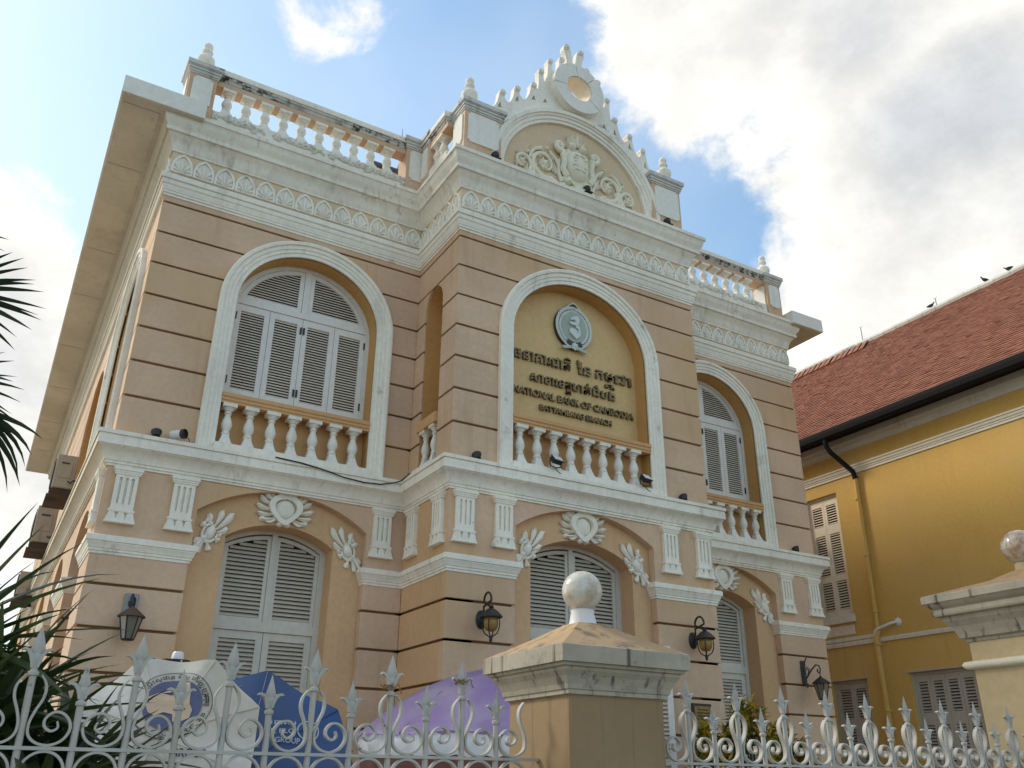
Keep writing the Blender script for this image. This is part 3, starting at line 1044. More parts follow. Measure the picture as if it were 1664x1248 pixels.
# side arcade, lower storey
ARC = [(.97 + .95 + 3.35 * i) for i in range(5)]
for fr, vis in ((LS(0.0), True), (RS(W), False)):
    mp = fr[0]
    if vis:
        outer = [(REC + .001, .1)]
        bound = []
        prev = REC + .001
        pts = [(REC + .001, ZI0 + .02)]
        for c_ in ARC:
            pts += [(c_ - .95, ZI0 + .02)] + seg_arc(c_, .95, 4.50, .42, 14) + [(c_ + .95, ZI0 + .02)]
        pts += [(DEPTH, ZI0 + .02), (DEPTH, 5.2), (REC + .001, 5.2)]
        MB().prism([pts], mp, 0, .40).build('side_spandrel', 'peach_paint', bank)
        edges = [REC + .001] + [e for c_ in ARC for e in (c_ - .95, c_ + .95)] + [DEPTH]
        for i in range(0, len(edges), 2):
            MB().fbox(mp, edges[i] + (0.036 if i else 0), edges[i + 1] - .036, .1, ZI0, .036, .40).build('pier_core', 'groove_shade_brown', bank)
            for z0, z1 in low:
                MB().fbox(mp, edges[i], edges[i + 1], z0, z1 if z1 < ZI0 else ZI0 + .018, 0, .40 if i else .13).build('pilaster_course', 'peach_paint', bank, bevel=.005)
        MB().fbox(mp, .5, DEPTH, .1, 5.19, 1.3, 1.4).build('arcade_back_wall', 'ochre_paint', bank)
        MB().fbox(mp, .5, DEPTH, 5.10, 5.19, .401, 1.3).build('arcade_ceiling', 'ochre_paint', bank)
    else:
        MB().fbox(mp, REC + .001, DEPTH, .1, 5.2, 0.0, .4).build('side_wall', 'peach_paint', bank)
MB().box(0.04, W - .04, DEPTH - .3, DEPTH, .1, 10.4).build('rear_wall', 'peach_paint', bank)

# ---- cornices
line = [(0, DEPTH), (0, 0), (X1, 0), (X1, P), (X2, P), (X2, 0), (W, 0), (W, DEPTH)]
MIDP = [(-.05, 5.05), (.022, 5.05), (.022, 5.075), (.04, 5.08), (.04, 5.108), (.055, 5.115), (.062, 5.15), (.085, 5.20), (.125, 5.245), (.155, 5.262), (.155, 5.272), (.175, 5.275), (.175, 5.385), (.165, 5.388), (.165, 5.398),
        (.19, 5.402), (.19, 5.450), (.06, 5.458), (-.05, 5.458)]
MB().sweep(MIDP, line, (1, 7)).build('floor_cornice', 'crown_trim', bank, smooth=28)
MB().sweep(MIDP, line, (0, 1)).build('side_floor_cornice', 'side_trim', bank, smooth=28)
ARCHP = [(-.03, 9.03), (.012, 9.03), (.012, 9.065), (.03, 9.072), (.03, 9.10), (.04, 9.108), (.045, 9.14), (.055, 9.165), (.055, 9.185), (.07, 9.20), (.075, 9.235), (.07, 9.262), (.095, 9.272), (.095, 9.352), (.085, 9.36), (.02, 9.40), (-.03, 9.40)]
MB().sweep(ARCHP, line, (1, 7)).build('frieze_moulding', 'white_trim', bank, smooth=28)
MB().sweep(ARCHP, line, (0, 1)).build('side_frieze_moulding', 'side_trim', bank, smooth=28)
MB().sweep([(0, 9.36), (0, 10.38), (-.30, 10.38), (-.30, 9.36)], line).build('frieze', 'frieze_paint', bank)
CROWN = [(-.02, 9.785), (.02, 9.785), (.026, 9.80), (.02, 9.815), (.03, 9.83), (.045, 9.90), (.075, 9.97), (.12, 10.02), (.125, 10.032), (.16, 10.037), (.165, 10.085), (.15, 10.092), (.16, 10.12), (.195, 10.17), (.215, 10.215), (.225, 10.27), (.235, 10.285), (.25, 10.29), (.25, 10.352), (.235, 10.36), (-.02, 10.40)]
MB().sweep(CROWN, line, (1, 7)).build('crown_cornice', 'crown_trim', bank, smooth=28)
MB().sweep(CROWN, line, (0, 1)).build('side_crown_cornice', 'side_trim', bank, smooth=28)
IMP = [(-.02, 3.985), (.012, 3.985), (.012, 4.015), (.025, 4.02), (.025, 4.045), (.035, 4.052), (.045, 4.085), (.06, 4.11), (.06, 4.12), (.075, 4.128), (.075, 4.19), (.06, 4.20), (-.02, 4.205)]
lL, lC, lR = LOW['L'], LOW['C'], LOW['R']
paths = [[(0, .97 - .0), (0, 0), (lL[0] - lL[1], 0), (lL[0] - lL[1], REC)],
         [(lL[0] + lL[1], REC), (lL[0] + lL[1], 0), (X1, 0), (X1, P), (lC[0] - lC[1], P), (lC[0] - lC[1], P + REC)],
         [(lC[0] + lC[1], P + REC), (lC[0] + lC[1], P), (X2, P), (X2, 0), (lR[0] - lR[1], 0), (lR[0] - lR[1], REC)],
         [(lR[0] + lR[1], REC), (lR[0] + lR[1], 0), (W, 0), (W, DEPTH)]]
for i, c_ in enumerate(ARC):
    a_, b_ = c_ + .95, (ARC[i + 1] - .95 if i + 1 < len(ARC) else DEPTH)
    paths.append([(.40, b_), (0, b_), (0, a_), (.40, a_)])
paths[0] = [(.13, .97), (0, .97)] + paths[0][1:]
for p_ in paths:
    MB().sweep(IMP, p_).build('impost_moulding', 'white_trim', bank, smooth=28)

# ---- eaves slabs to left and right
for s, xa, xb in ((-1, -.824, .30), (1, W + .824, W - .05)):
    x0, x1 = min(xa, xb), max(xa, xb)
    MB().box(x0, x1, -.318, DEPTH + .3, 10.272, 10.56).build('eaves_slab', 'slab_grey', bank, bevel=.006)
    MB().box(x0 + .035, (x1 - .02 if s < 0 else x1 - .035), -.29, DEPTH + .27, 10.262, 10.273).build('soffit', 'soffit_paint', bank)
    ys = [-.20, 1.35, 4.1, 6.0, 8.6, 11.2, 13.8, 16.4, 18.6]
    for i in range(len(ys) - 1):
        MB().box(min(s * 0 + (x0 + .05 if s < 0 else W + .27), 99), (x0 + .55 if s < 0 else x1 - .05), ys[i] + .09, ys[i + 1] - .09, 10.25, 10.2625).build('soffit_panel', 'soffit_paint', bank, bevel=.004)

# ---- palmette frieze
def palmette():
    b = MB()

    def ogive(w, h, zb):
        st = .30 * h
        hh = h - st
        r = (w * w + hh * hh) / (2 * w)
        am = math.asin(min(1.0, hh / r))
        L_ = [(-w, zb)] + [(-w + r - r * math.cos(am * i / 10), zb + st + r * math.sin(am * i / 10)) for i in range(11)]
        return L_ + [(-p[0], p[1]) for p in reversed(L_[:-1])]
    o = ogive(.142, .330, 0)
    i_ = ogive(.110, .282, .012)
    b.prism([o, i_], FLAT, -.034, .004)
    b.prism([ogive(.125, .30, .004)], FLAT, -.010, .004)
    for a, L, ww, x0, bd in ((90, .235, .062, 0, 0), (111, .205, .056, -.010, .22), (69, .205, .056, .010, -.22), (136, .145, .046, -.018, .35), (44, .145, .046, .018, -.35)):
        b.petal(FLAT, x0, .018, R(a), L, ww, .022, bend=bd, d=-.010)
    return b.mesh('frieze_palmette', 'white_trim')


PAL = palmette()
def pal_row(a0, a1, n, fr, z=9.435):
    for i in range(n):
        a = a0 + (a1 - a0) * (i + .5) / n
        p = fr[0](a, z, -.002)
        put('frieze_palmette', PAL, bank, TR(*p, fr[1], ((a1 - a0) / n / .290, 1, 1)))
pal_row(0.01, 3.90, 13, FR(0))
pal_row(P, -.02, 5, LS(X1))
pal_row(X1 + .01, X2 - .01, 15, FR(P))
pal_row(P, -.02, 5, RS(X2))
pal_row(X2 + .02, W - .01, 13, FR(0))
pal_row(.01, 12.2, 40, LS(0))

# ---- fluted corbels under the floor cornice
def corbel():
    b = MB()
    b.fbox(FLAT, -.168, .168, .655, .69, -.085, .01)
    b.fbox(FLAT, -.158, .158, .63, .656, -.074, .01)
    b.fbox(FLAT, -.148, .148, .605, .631, -.066, .01)
    slots = []
    for x in (-.068, 0, .068):
        s = [(x + .017 * math.cos(R(a)), .555 + .017 * math.sin(R(a))) for a in range(0, 181, 30)] + [(x - .012, .255), (x, .235), (x + .012, .255)]
        slots.append(s)
    b.prism([[(-.128, .17), (.128, .17), (.128, .606), (-.128, .606)]] + slots, FLAT, -.055, -.02)
    b.fbox(FLAT, -.127, .127, .17, .606, -.021, .01)
    b.fbox(FLAT, -.148, .148, .145, .172, -.068, .01)
    tri = [[(x - .022, .139), (x, .055), (x + .022, .139)] for x in (-.052, .052)]
    # flared foot
    foot = [(-.135, .1455), (-.168, .03), (.168, .03), (.135, .1455)]
    b.prism([foot] + tri, FLAT, -.062, -.03)
    b.prism([foot], FLAT, -.031, .01)
    b.fbox(FLAT, -.172, .172, .012, .032, -.072, .01)
    return b.mesh('fluted_corbel', 'white_trim')


COR = corbel()
for fr, xs in ((FR(0), [.245, .918, 3.575, 11.33, 12.02, 8.60]), (FR(P), [4.145, 4.722, 7.53, 8.16]), (LS(X1), [-.30, -1.12]), (RS(X2), [-.30, -1.12]), (LS(0), [.25])):
    for x in xs:
        put('fluted_corbel', COR, bank, TR(*fr[0](x, 4.345, 0), fr[1]))

# ---- cartouches and sprays over the lower arches
def cartouche():
    b = MB()
    out = []
    for i in range(40):
        t = 2 * math.pi * i / 40
        x = .185 * math.sin(t) * (1 - .18 * math.cos(t) ** 2); z = .20 * math.cos(t) - .02 * math.cos(2 * t)
        if math.cos(t) < 0: x *= 1 - .30 * (math.cos(t)) ** 2
        out.append((x, z))
    inn = [(x * .66, z * .66 - .005) for x, z in out]
    b.prism([out, inn], FLAT, -.062, .01)
    b.dome(FLAT, 0, -.005, .112, .05, n=20, sz=1.12)
    for s in (-1, 1):
        sp = [(s * (.045 + .038 * (1 - t / 9) * math.cos(R(40 * t))), .155 - .03 + .038 * (1 - t / 9) * math.sin(R(40 * t))) for t in range(9)]
        b.tube([FLAT(x, z, -.05) for x, z in sp], .018, 7, taper=[.6 + .05 * i for i in range(9)])
        b.dome(FLAT, s * .04, -.205, .035, .05)
        for a, L, ww, x0, z0 in ((150, .17, .05, .12, .07), (165, .20, .052, .12, .02), (182, .21, .052, .12, -.04), (198, .20, .05, .11, -.09), (212, .17, .045, .09, -.13), (135, .13, .045, .11, .10)):
            aa = R(a) if s < 0 else math.pi - R(a)
            b.petal(FLAT, s * x0, z0, aa, L * .95, ww * 1.45, .055, bend=(-.28 if s < 0 else .28))
        q = [(s * (.10 + .13 * t / 10), -.15 - .05 * math.sin(t / 10 * math.pi)) for t in range(11)]
        b.tube([FLAT(x, z, -.025) for x, z in q], .02, 7, taper=[1 - .05 * i for i in range(11)])
        b.dome(FLAT, s * .235, -.165, .035, .04)
    return b.mesh('cartouche', 'white_trim', smooth=40)


def spray():
    """leaf spray with a bud, climbing along a diagonal"""
    b = MB()
    stem = [(-.13 + .018 * t + .02 * math.sin(t * .5), -.31 + .055 * t) for t in range(8)]
    b.vine(FLAT, stem, .026, .13, 2, -.02)
    b.dome(FLAT, 0.0, -.03, .085, .075, sz=1.1)
    b.tube([FLAT(.115 * math.cos(R(a)), -.03 + .115 * math.sin(R(a)), -.02) for a in range(110, 390, 20)], .022, 6)
    for x, z, a, L, w in ((.05, .03, 58, .30, .12), (.01, .05, 84, .23, .11), (.08, .0, 30, .17, .10), (-.06, .03, 118, .17, .10), (-.08, .0, 160, .12, .09), (-.05, -.12, 215, .15, .09), (.03, -.14, 310, .13, .09), (-.02, -.15, 262, .16, .09), (.09, -.06, 350, .10, .08)):
        b.petal(FLAT, x, z, R(a), L, w, .05, bend=.15)
    for x, z, r in ((-.14, .08, .035), (.15, .0, .03), (-.15, -.30, .03)):
        b.dome(FLAT, x, z, r, .045)
    return b.mesh('leaf_spray', 'white_trim', smooth=40)


CART, SPR = cartouche(), spray()
for k, (fr, a0, a1) in bays.items():
    cx, rh, rs, rr, oh, os_, orr = LOW[k]
    put('cartouche', CART, bank, TR(*fr[0](cx, rs + rr - .175, REC), 0, (1.22, 1.2, 1.06)))
    for s in (-1, 1):
        M_ = TR(*fr[0](cx + s * .90, 4.46, REC - .002), 0) @ Matrix.Diagonal((-s, 1, 1, 1)) @ Matrix.Rotation(R(22), 4, 'Y') @ Matrix.Diagonal((.80, 1.0, 1.08, 1))
        put('leaf_spray', SPR, bank, M_)

# ------------------------------------------------------------------ parapet
RAILP = [(-.13, 11.125), (.10, 11.125), (.10, 11.215), (.115, 11.225), (.115, 11.275), (.135, 11.285), (.135, 11.315), (.155, 11.325), (.155, 11.41), (.14, 11.425), (-.15, 11.425), (-.15, 11.325), (-.13, 11.315)]


def rail(path, name='parapet_rail'):
    top = MB().sweep([(-.15, 11.318), (.155, 11.318), (.158, 11.33), (.158, 11.405), (.14, 11.425), (-.15, 11.43)], path).build(name, 'white_trim', bank, smooth=28)
    MB().sweep([(-.13, 11.222), (.10, 11.222), (.108, 11.235), (.115, 11.27), (.135, 11.28), (.135, 11.319), (-.13, 11.319)], path).build('rail_moulding', 'mouldy_coping', bank, smooth=28)
    MB().sweep([(-.125, 11.13), (.095, 11.13), (.095, 11.223), (-.125, 11.223)], path).build('rail_soffit', 'peach_paint', bank)
    return top


def plinth(path, e=.12):
    MB().sweep([(-.15, 10.36), (e, 10.36), (e, 10.635), (e - .02, 10.65), (-.15, 10.665)], path).build('parapet_plinth', 'white_trim', bank, smooth=28)


def pier(x0, x1, y0, y1, ztop=11.36, finial=True, panels=('f',), name='parapet_pier'):
    p = MB().box(x0, x1, y0, y1, 10.36, ztop - .19).build(name, 'peach_paint', bank, bevel=.005)
    c = MB()
    for e, za, zb in ((.012, ztop - .205, ztop - .175), (.025, ztop - .176, ztop - .13), (.04, ztop - .131, ztop - .085), (.055, ztop - .086, ztop - .07), (.068, ztop - .071, ztop)):
        c.box(x0 - e, x1 + e, y0 - e, y1 + e, za, zb)
    c.build('pier_cap', 'pier_coping', p)
    b = .055
    for f in panels:
        if f == 'f':
            u0, u1, z0, z1, k = x0 + b, x1 - b, 10.60, ztop - .24, .035
            mp = FR(y0)[0]
        else:
            u0, u1, z0, z1, k = y0 + b, y1 - b, 10.60, ztop - .24, .035
            mp = LS(x0)[0]
        MB().prism([[(u0 + k, z0), (u1 - k, z0), (u1 - k, z0 + k), (u1, z0 + k), (u1, z1 - k), (u1 - k, z1 - k), (u1 - k, z1), (u0 + k, z1), (u0 + k, z1 - k), (u0, z1 - k), (u0, z0 + k), (u0 + k, z0 + k)]], mp, -.02, .002).build('pier_panel', 'slab_grey', p)
    if finial:
        cx, cy = (x0 + x1) / 2, (y0 + y1) / 2
        put('pier_finial', FIN, p, TR(cx, cy, ztop, 0, (1.15, 1.15, 1.4)))
    return p


FIN = MB().lathe([(.125, 0), (.125, .03), (.105, .045), (.085, .075), (.072, .10), (.078, .11), (.105, .13), (.120, .165), (.112, .205), (.08, .235), (.05, .25), (.043, .27), (.05, .285), (.07, .30), (.072, .315), (.05, .33), (.045, .345), (.062, .375), (.06, .40), (.04, .425), (.012, .44)], n=20).mesh('pier_finial', 'white_trim', smooth=35)

# left bay
plinth([(.40, 0), (3.50, 0)])
r_ = rail([(.395, 0), (3.505, 0)])
for i in range(10):
    put('baluster', BALP, r_, TR(.60 + .29 * i, 0, 10.655, 0, (1.28, 1.28, .478 / .572)))
pier(.0, .395, -.15, .25, 11.36, True, ('f', 's'))
pier(3.50, 3.86, -.15, .20, 11.43, False)
# return of the left bay to the centre pier
plinth([(X1 - .07, -.15), (X1 - .07, P + .3)], e=.08)
r_ = rail([(X1 - .05, -.15), (X1 - .05, P + .30)])
for yy in (-.78, -.56):
    put('baluster', BALP, r_, TR(X1 - .05, yy, 10.655, 0, (1.28, 1.28, .478 / .572)))
pier(X1 - .16, X1 + .10, -.46, -.151, 11.43, False, ('s',))
# centre piers
pier(3.885, 4.54, P - .11, P + .30, 11.41, False, ('f', 's'))
put('pier_finial', FIN, bank, TR(4.03, P + .05, 11.41, 0, (1.15, 1.15, 1.4)))
pier(7.58, 8.21, P - .11, P + .30, 11.45, False, ('f',))
put('pier_finial', FIN, bank, TR(8.02, P + .05, 11.45, 0, (1.15, 1.15, 1.4)))
# right bay
plinth([(8.75, 0), (11.64, 0)])
r_ = rail([(8.75, 0), (11.66, 0)])
for i in range(9):
    put('baluster', BALP, r_, TR(8.90 + .2915 * i, 0, 10.655, 0, (1.28, 1.28, .478 / .572)))
pier(11.66, 12.05, -.15, .25, 11.36, True, ('f', 's'))
pier(8.36, 8.75, -.15, .20, 11.43, False)
plinth([(X2 + .07, P + .3), (X2 + .07, -.15)], e=.08)
rail([(X2 + .05, P + .30), (X2 + .05, -.15)])


# appliqué garlands on the parapet plinth
def garland():
    b = MB()
    for k in range(6):
        b.leaf(FLAT, -.34, .0, R(60 * k), .075, .055, .035, n=4)
    b.dome(FLAT, -.34, 0, .025, .04, n=10, rings=3)
    for x, z, a, L, w in ((-.25, .0, 20, .14, .06), (-.22, .02, -35, .13, .05), (-.12, -.03, 50, .15, .06), (-.10, -.01, -15, .16, .06), (0, .03, -40, .14, .055), (.0, .0, 30, .15, .06), (.12, -.03, 45, .14, .055), (.13, .02, -30, .14, .055), (.27, .02, 150, .12, .05), (.30, -.02, 205, .12, .05), (.28, 0, 10, .10, .05), (.36, .02, -60, .09, .045)):
        b.leaf(FLAT, x, z, R(a), L, w, .035, bend=.2, n=4)
    b.tube([FLAT(-.25 + .06 * t, .03 * math.sin(t * 1.3), -.012) for t in range(10)], .014, 5)
    return b.mesh('garland', 'baluster_white', smooth=50)


GARL = garland()
for x in (.78, 1.72, 2.60, 3.22):
    put('garland', GARL, bank, TR(x + .0, -.121, 10.545))
for x in (9.3, 10.2, 11.1):
    put('garland', GARL, bank, TR(x, -.121, 10.545))

# ------------------------------------------------------------------ pediment
PC = 6.05
ped = MB().prism([arc(PC, 1.60, 10.36, 1.60, 40)], FR(P)[0], .02, .36).build('pediment', 'relief_ground', bank)
inn = [(PC - 1.42, 10.37)] + arc(PC, 1.42, 10.46, 1.365, 48) + [(PC + 1.42, 10.37)]
out = [(PC - 1.69, 10.37)] + arc(PC, 1.69, 10.46, 1.60, 48) + [(PC + 1.69, 10.37)]
MB().rib(inn, out, [(0, -.02), (0, .03), (.2, .03), (.24, .055), (.45, .055), (.5, .08), (.62, .085), (.66, .11), (.92, .115), (.96, .10), (1, .09), (1, -.28)], FR(P)[0]).build('archivolt', 'white_trim', ped, smooth=28)
# crest outline, left half then mirrored
half = [(4.345, 11.42)]
tips = [(4.60, 11.945, .056), (4.882, 12.155, .056), (5.20, 12.385, .052), (5.352, 12.765, .052), (5.545, 13.085, .052), (5.785, 13.245, .052)]
vals = [(4.70, 11.78), (5.0, 11.985), (5.275, 12.34), (5.43, 12.58), (5.645, 12.86), (5.855, 13.02)]
v0 = (4.36, 11.50)
for (tx, tz, rr_), (vx, vz) in zip(tips, vals):
    e = (tx - rr_, tz)
    c_ = (min(tx - rr_ * .8, v0[0] + .75 * (e[0] - v0[0]) + .02), v0[1] + .25 * (tz - v0[1]))
    for i in range(6):
        t = i / 5
        half.append(((1 - t) ** 2 * v0[0] + 2 * t * (1 - t) * c_[0] + t * t * e[0], (1 - t) ** 2 * v0[1] + 2 * t * (1 - t) * c_[1] + t * t * e[1]))
    for a_ in range(150, -31, -30):
        half.append((tx + rr_ * math.cos(R(a_)), tz + rr_ * math.sin(R(a_))))
    half += [(tx + rr_ * .72, tz - rr_ * 1.3), (min(tx + rr_ * .85, vx - .02), vz + .06), (vx - .012, vz + .012), (vx, vz)]
    v0 = (vx + .012, vz + .004)
half += [(5.885, 13.16), (5.892, 13.30), (5.868, 13.42), (5.83, 13.53), (5.84, 13.63), (5.895, 13.675), (5.96, 13.635), (5.992, 13.52), (6.012, 13.36), (6.05, 13.14)]
mir = [(2 * PC - x, z) for x, z in reversed(half[:-1])]
low_arc = arc(PC, 1.685, 10.46, 1.595, 40, a0=math.degrees(math.acos(1.60 / 1.69)), a1=180 - math.degrees(math.acos(1.60 / 1.69)))
outline = half + mir + low_arc
tri = []
for x, z, h in ((4.55, 11.60, .14), (4.88, 11.88, .13), (5.20, 12.06, .12), (5.43, 12.11, .10)):
    for q in (x, 2 * PC - x):
        s = 1 if q < PC else -1
        tri.append([(q - .045, z), (q + .045, z + .02 * s), (q + s * .01, z + h)])
eye = [(PC + .30 * math.cos(2 * math.pi * j / 32), 12.60 + .30 * math.sin(2 * math.pi * j / 32)) for j in range(32)]
crest = MB().prism([outline, eye] + tri, FR(P)[0], -.02, .04).prism([outline, eye], FR(P)[0], .041, .10)
crest.build('crest', 'white_trim', ped)
curl = MB().lathe([(.056, -.13), (.058, .02), (.046, .032), (.036, .024), (.034, .038), (.012, .040)], n=16, M=Matrix.Rotation(R(90), 4, 'X')).mesh('crest_scroll', 'white_trim', smooth=30)
for x, z in ((4.60, 11.945), (4.882, 12.155), (5.20, 12.385), (5.352, 12.765), (5.545, 13.085), (5.785, 13.245), (5.90, 13.61)):
    for q in (x, 2 * PC - x):
        put('crest_scroll', curl, ped, TR(q, P - .018, z))
# ring of six voussoirs around the open eye
RZ = 12.60
cuts = [-38, 48, 98, 186]
for i in range(len(cuts)):
    a0, a1 = cuts[i] + .9, (cuts[i + 1] if i + 1 < len(cuts) else cuts[0] + 360) - .9
    n = max(3, int((a1 - a0) / 7))
    o_ = [(PC + .515 * math.cos(R(a0 + (a1 - a0) * j / n)), RZ + .515 * math.sin(R(a0 + (a1 - a0) * j / n))) for j in range(n + 1)]
    i_ = [(PC + .262 * math.cos(R(a0 + (a1 - a0) * j / n)), RZ + .262 * math.sin(R(a0 + (a1 - a0) * j / n))) for j in range(n + 1)]
    MB().prism([o_ + list(reversed(i_))], FR(P)[0], -.175, -.12).build('ring_segment', 'slab_grey', ped)
circ = lambda r, n=40: [(PC + r * math.cos(2 * math.pi * j / n), RZ + r * math.sin(2 * math.pi * j / n)) for j in range(n)]
MB().prism([circ(.512), circ(.2585)], FR(P)[0], -.119, .18).build('ring_body', 'white_trim', ped, smooth=30)
MB().prism([circ(.258), circ(.245)], FR(P)[0], -.15, .185).build('ring_lining', 'eye_lining', ped, smooth=30)


# carved relief of the tympanum
def spiral(cx, cz, r0, r1, a0, a1, n=18):
    return [(cx + (r0 + (r1 - r0) * i / n) * math.cos(R(a0 + (a1 - a0) * i / n)), cz + (r0 + (r1 - r0) * i / n) * math.sin(R(a0 + (a1 - a0) * i / n))) for i in range(n + 1)]


def rosette(b, x, z, r):
    for k in range(7):
        b.leaf(FLAT, x, z, R(51.4 * k), r, r * .75, .05, n=4)
    b.dome(FLAT, x, z, r * .42, .075, n=10, rings=3)


def tymp_scroll():
    """foliage scroll filling one side of the tympanum (left side; the right is its mirror image)"""
    b = MB()
    b.vine(FLAT, [(-.26, .16), (-.36, .12), (-.46, .14), (-.52, .18)] + spiral(-.64, .42, .27, .11, -65, -420, 26), .040, .17, 3)
    rosette(b, -.64, .43, .12)
    b.vine(FLAT, [(-.50, .13), (-.66, .10), (-.82, .12), (-.92, .17)] + spiral(-1.06, .31, .18, .07, -50, 270, 20), .034, .14, 3, side0=-1)
    rosette(b, -1.07, .32, .095)
    b.vine(FLAT, [(-.92, .12), (-1.04, .08), (-1.16, .08), (-1.28, .11)], .03, .12, 1)
    b.vine(FLAT, [(-.30, .20), (-.36, .34), (-.36, .48), (-.42, .60), (-.54, .70)], .034, .19, 1)
    b.vine(FLAT, [(-.70, .70), (-.82, .64), (-.90, .54), (-.92, .44)], .03, .15, 1, side0=-1)
    b.vine(FLAT, [(-.84, .14), (-.86, .28), (-.84, .40)], .028, .15, 1)
    for x, z, r in ((-.58, .75, .04), (-.40, .58, .035), (-.88, .46, .04), (-.78, .07, .035), (-1.18, .16, .03), (-.95, .55, .035)):
        b.dome(FLAT, x, z, r, .06, n=8, rings=3)
    return b.mesh('foliage_scroll', 'relief_cream', smooth=50)


def tymp_shield():
    b = MB()
    body = []
    for i in range(36):
        t = 2 * math.pi * i / 36
        x = .30 * math.sin(t); z = .36 * math.cos(t)
        x *= 1 - .22 * max(0, -math.cos(t)); x *= 1 + .10 * abs(math.sin(2 * t))
        body.append((x, .56 + z))
    b.prism([body], FLAT, -.05, .0)
    b.dome(FLAT, 0, .57, .235, .14, n=22, rings=5, sz=1.25, d=-.03)
    for s in (-1, 1):
        p = [(s * .22, .30), (s * .30, .42), (s * .27, .58), (s * .30, .74)] + [(s * x, z) for x, z in spiral(.345, .84, .10, .03, -140, 260, 18)]
        b.tube([FLAT(x, z, -.07) for x, z in p], .05, 8, taper=[1.1 - .5 * i / len(p) for i in range(len(p))])
        b.dome(FLAT, s * .345, .84, .05, .12, n=10, rings=3)
        for k in range(3):
            b.dome(FLAT, s * .20, .27 - .03 * k, .11 - .03 * k, .10 + .025 * k, n=14, rings=3, sz=.7)
        for a, L, x0, z0 in ((40, .22, .05, .93), (65, .24, .04, .95), (15, .18, .10, .90)):
            b.leaf(FLAT, s * x0, z0, R(a) if s > 0 else math.pi - R(a), L, .10, .09, bend=.3 * s)
        b.dome(FLAT, s * .10, .93, .085, .13, n=12, rings=3)
        b.leaf(FLAT, s * .05, .2, R(-40) if s > 0 else R(220), .2, .09, .08)
    b.leaf(FLAT, 0, .92, R(90), .26, .14, .12)
    # lion-like mask lines of the shield are worn: a few soft ridges
    for z, w in ((.72, .10), (.66, .13), (.60, .11), (.52, .14), (.45, .10)):
        b.tube([FLAT(-w + 2 * w * t / 6, z + .012 * math.sin(t * 2.1), -.155) for t in range(7)], .012, 5)
    b.dome(FLAT, 0, .16, .12, .10, n=14, rings=3, sz=.6)
    b.dome(FLAT, 0, .05, .17, .08, n=14, rings=3, sz=.4)
    return b.mesh('relief_shield', 'relief_cream', smooth=50)


ZT = 10.385
put('relief_shield', tymp_shield(), ped, TR(PC, P + .022, ZT, 0, (1, 1, 1.08)))
SC = tymp_scroll()
put('foliage_scroll', SC, ped, TR(PC, P + .022, ZT, 0, (1, 1, 1.06)))
put('foliage_scroll', SC, ped, TR(PC, P + .022, ZT, 0, (-1, 1, 1.06)))
MB().box(PC - .16, PC + .16, P - .20, P + .02, 10.36, 10.47).build('relief_foot', 'relief_cream', ped, bevel=.02)

# hipped roof behind the parapet, with a spike on the ridge end
rf = MB()
rf.add([(.9, .9, 10.5), (W - .9, .9, 10.5), (W - .9, DEPTH - 1, 10.5), (.9, DEPTH - 1, 10.5), (4.05, 3.0, 13.22), (W - 4.05, 3.0, 13.22), (W - 4.05, DEPTH - 3.6, 13.22), (4.05, DEPTH - 3.6, 13.22)],
       [(0, 1, 5, 4), (1, 2, 6, 5), (2, 3, 7, 6), (3, 0, 4, 7), (4, 5, 6, 7)])
ro = rf.build('roof', 'clay_tile', bank)
MB().tube([(4.0, 3.0, 13.24), (W - 4.0, 3.0, 13.24)], .07, 8).build('ridge_cap', 'grey_iron', ro)
MB().lathe([(.09, 0), (.05, .12), (.022, .25), (.018, .6), (.032, .64), (.012, .7), (.004, 1.15)], c=(4.6, 3.0, 13.26), n=8).build('roof_spike', 'grey_iron', ro)
MB().box(.3, W - .3, .2, DEPTH - .2, 10.30, 10.38).build('flat_roof', 'slab_grey', bank)

for mname, mb in loose.items():
    tag(mb.build('slats', mname, bank, recalc=False), kind='stuff')
loose.clear()


# ------------------------------------------------------------------ raised sign
def text_mesh(body, extrude=.02, offset=0.0, bevel=0.0):
    cu = bpy.data.curves.new('lettering', 'FONT')
    cu.body = body; cu.size = 1.0; cu.extrude = extrude; cu.offset = offset; cu.resolution_u = 3
    o = bpy.data.objects.new('lettering', cu)
    COL.objects.link(o)
    dg = bpy.context.evaluated_depsgraph_get()
    me = bpy.data.meshes.new_from_object(o.evaluated_get(dg))
    bpy.data.objects.remove(o); bpy.data.curves.remove(cu)
    return me


def islands(me):
    """split a text mesh into its separate letters"""
    par = list(range(len(me.vertices)))

    def find(i):
        while par[i] != i:
            par[i] = par[par[i]]; i = par[i]
        return i
    # weld coincident vertices of caps and sides first
    key = {}
    for v in me.vertices:
        k = (round(v.co.x, 4), round(v.co.y, 4))
        if k in key:
            par[find(v.index)] = find(key[k])
        else:
            key[k] = v.index
    for p in me.polygons:
        a = find(p.vertices[0])
        for q in p.vertices[1:]:
            par[find(q)] = a
    groups = {}
    for p in me.polygons:
        groups.setdefault(find(p.vertices[0]), []).append(tuple(p.vertices))
    co = [v.co.copy() for v in me.vertices]
    res = []
    for g_ in groups.values():
        ids = sorted({i for f in g_ for i in f}); mp = {i: j for j, i in enumerate(ids)}
        res.append(([co[i] for i in ids], [tuple(mp[i] for i in f) for f in g_]))
    return res


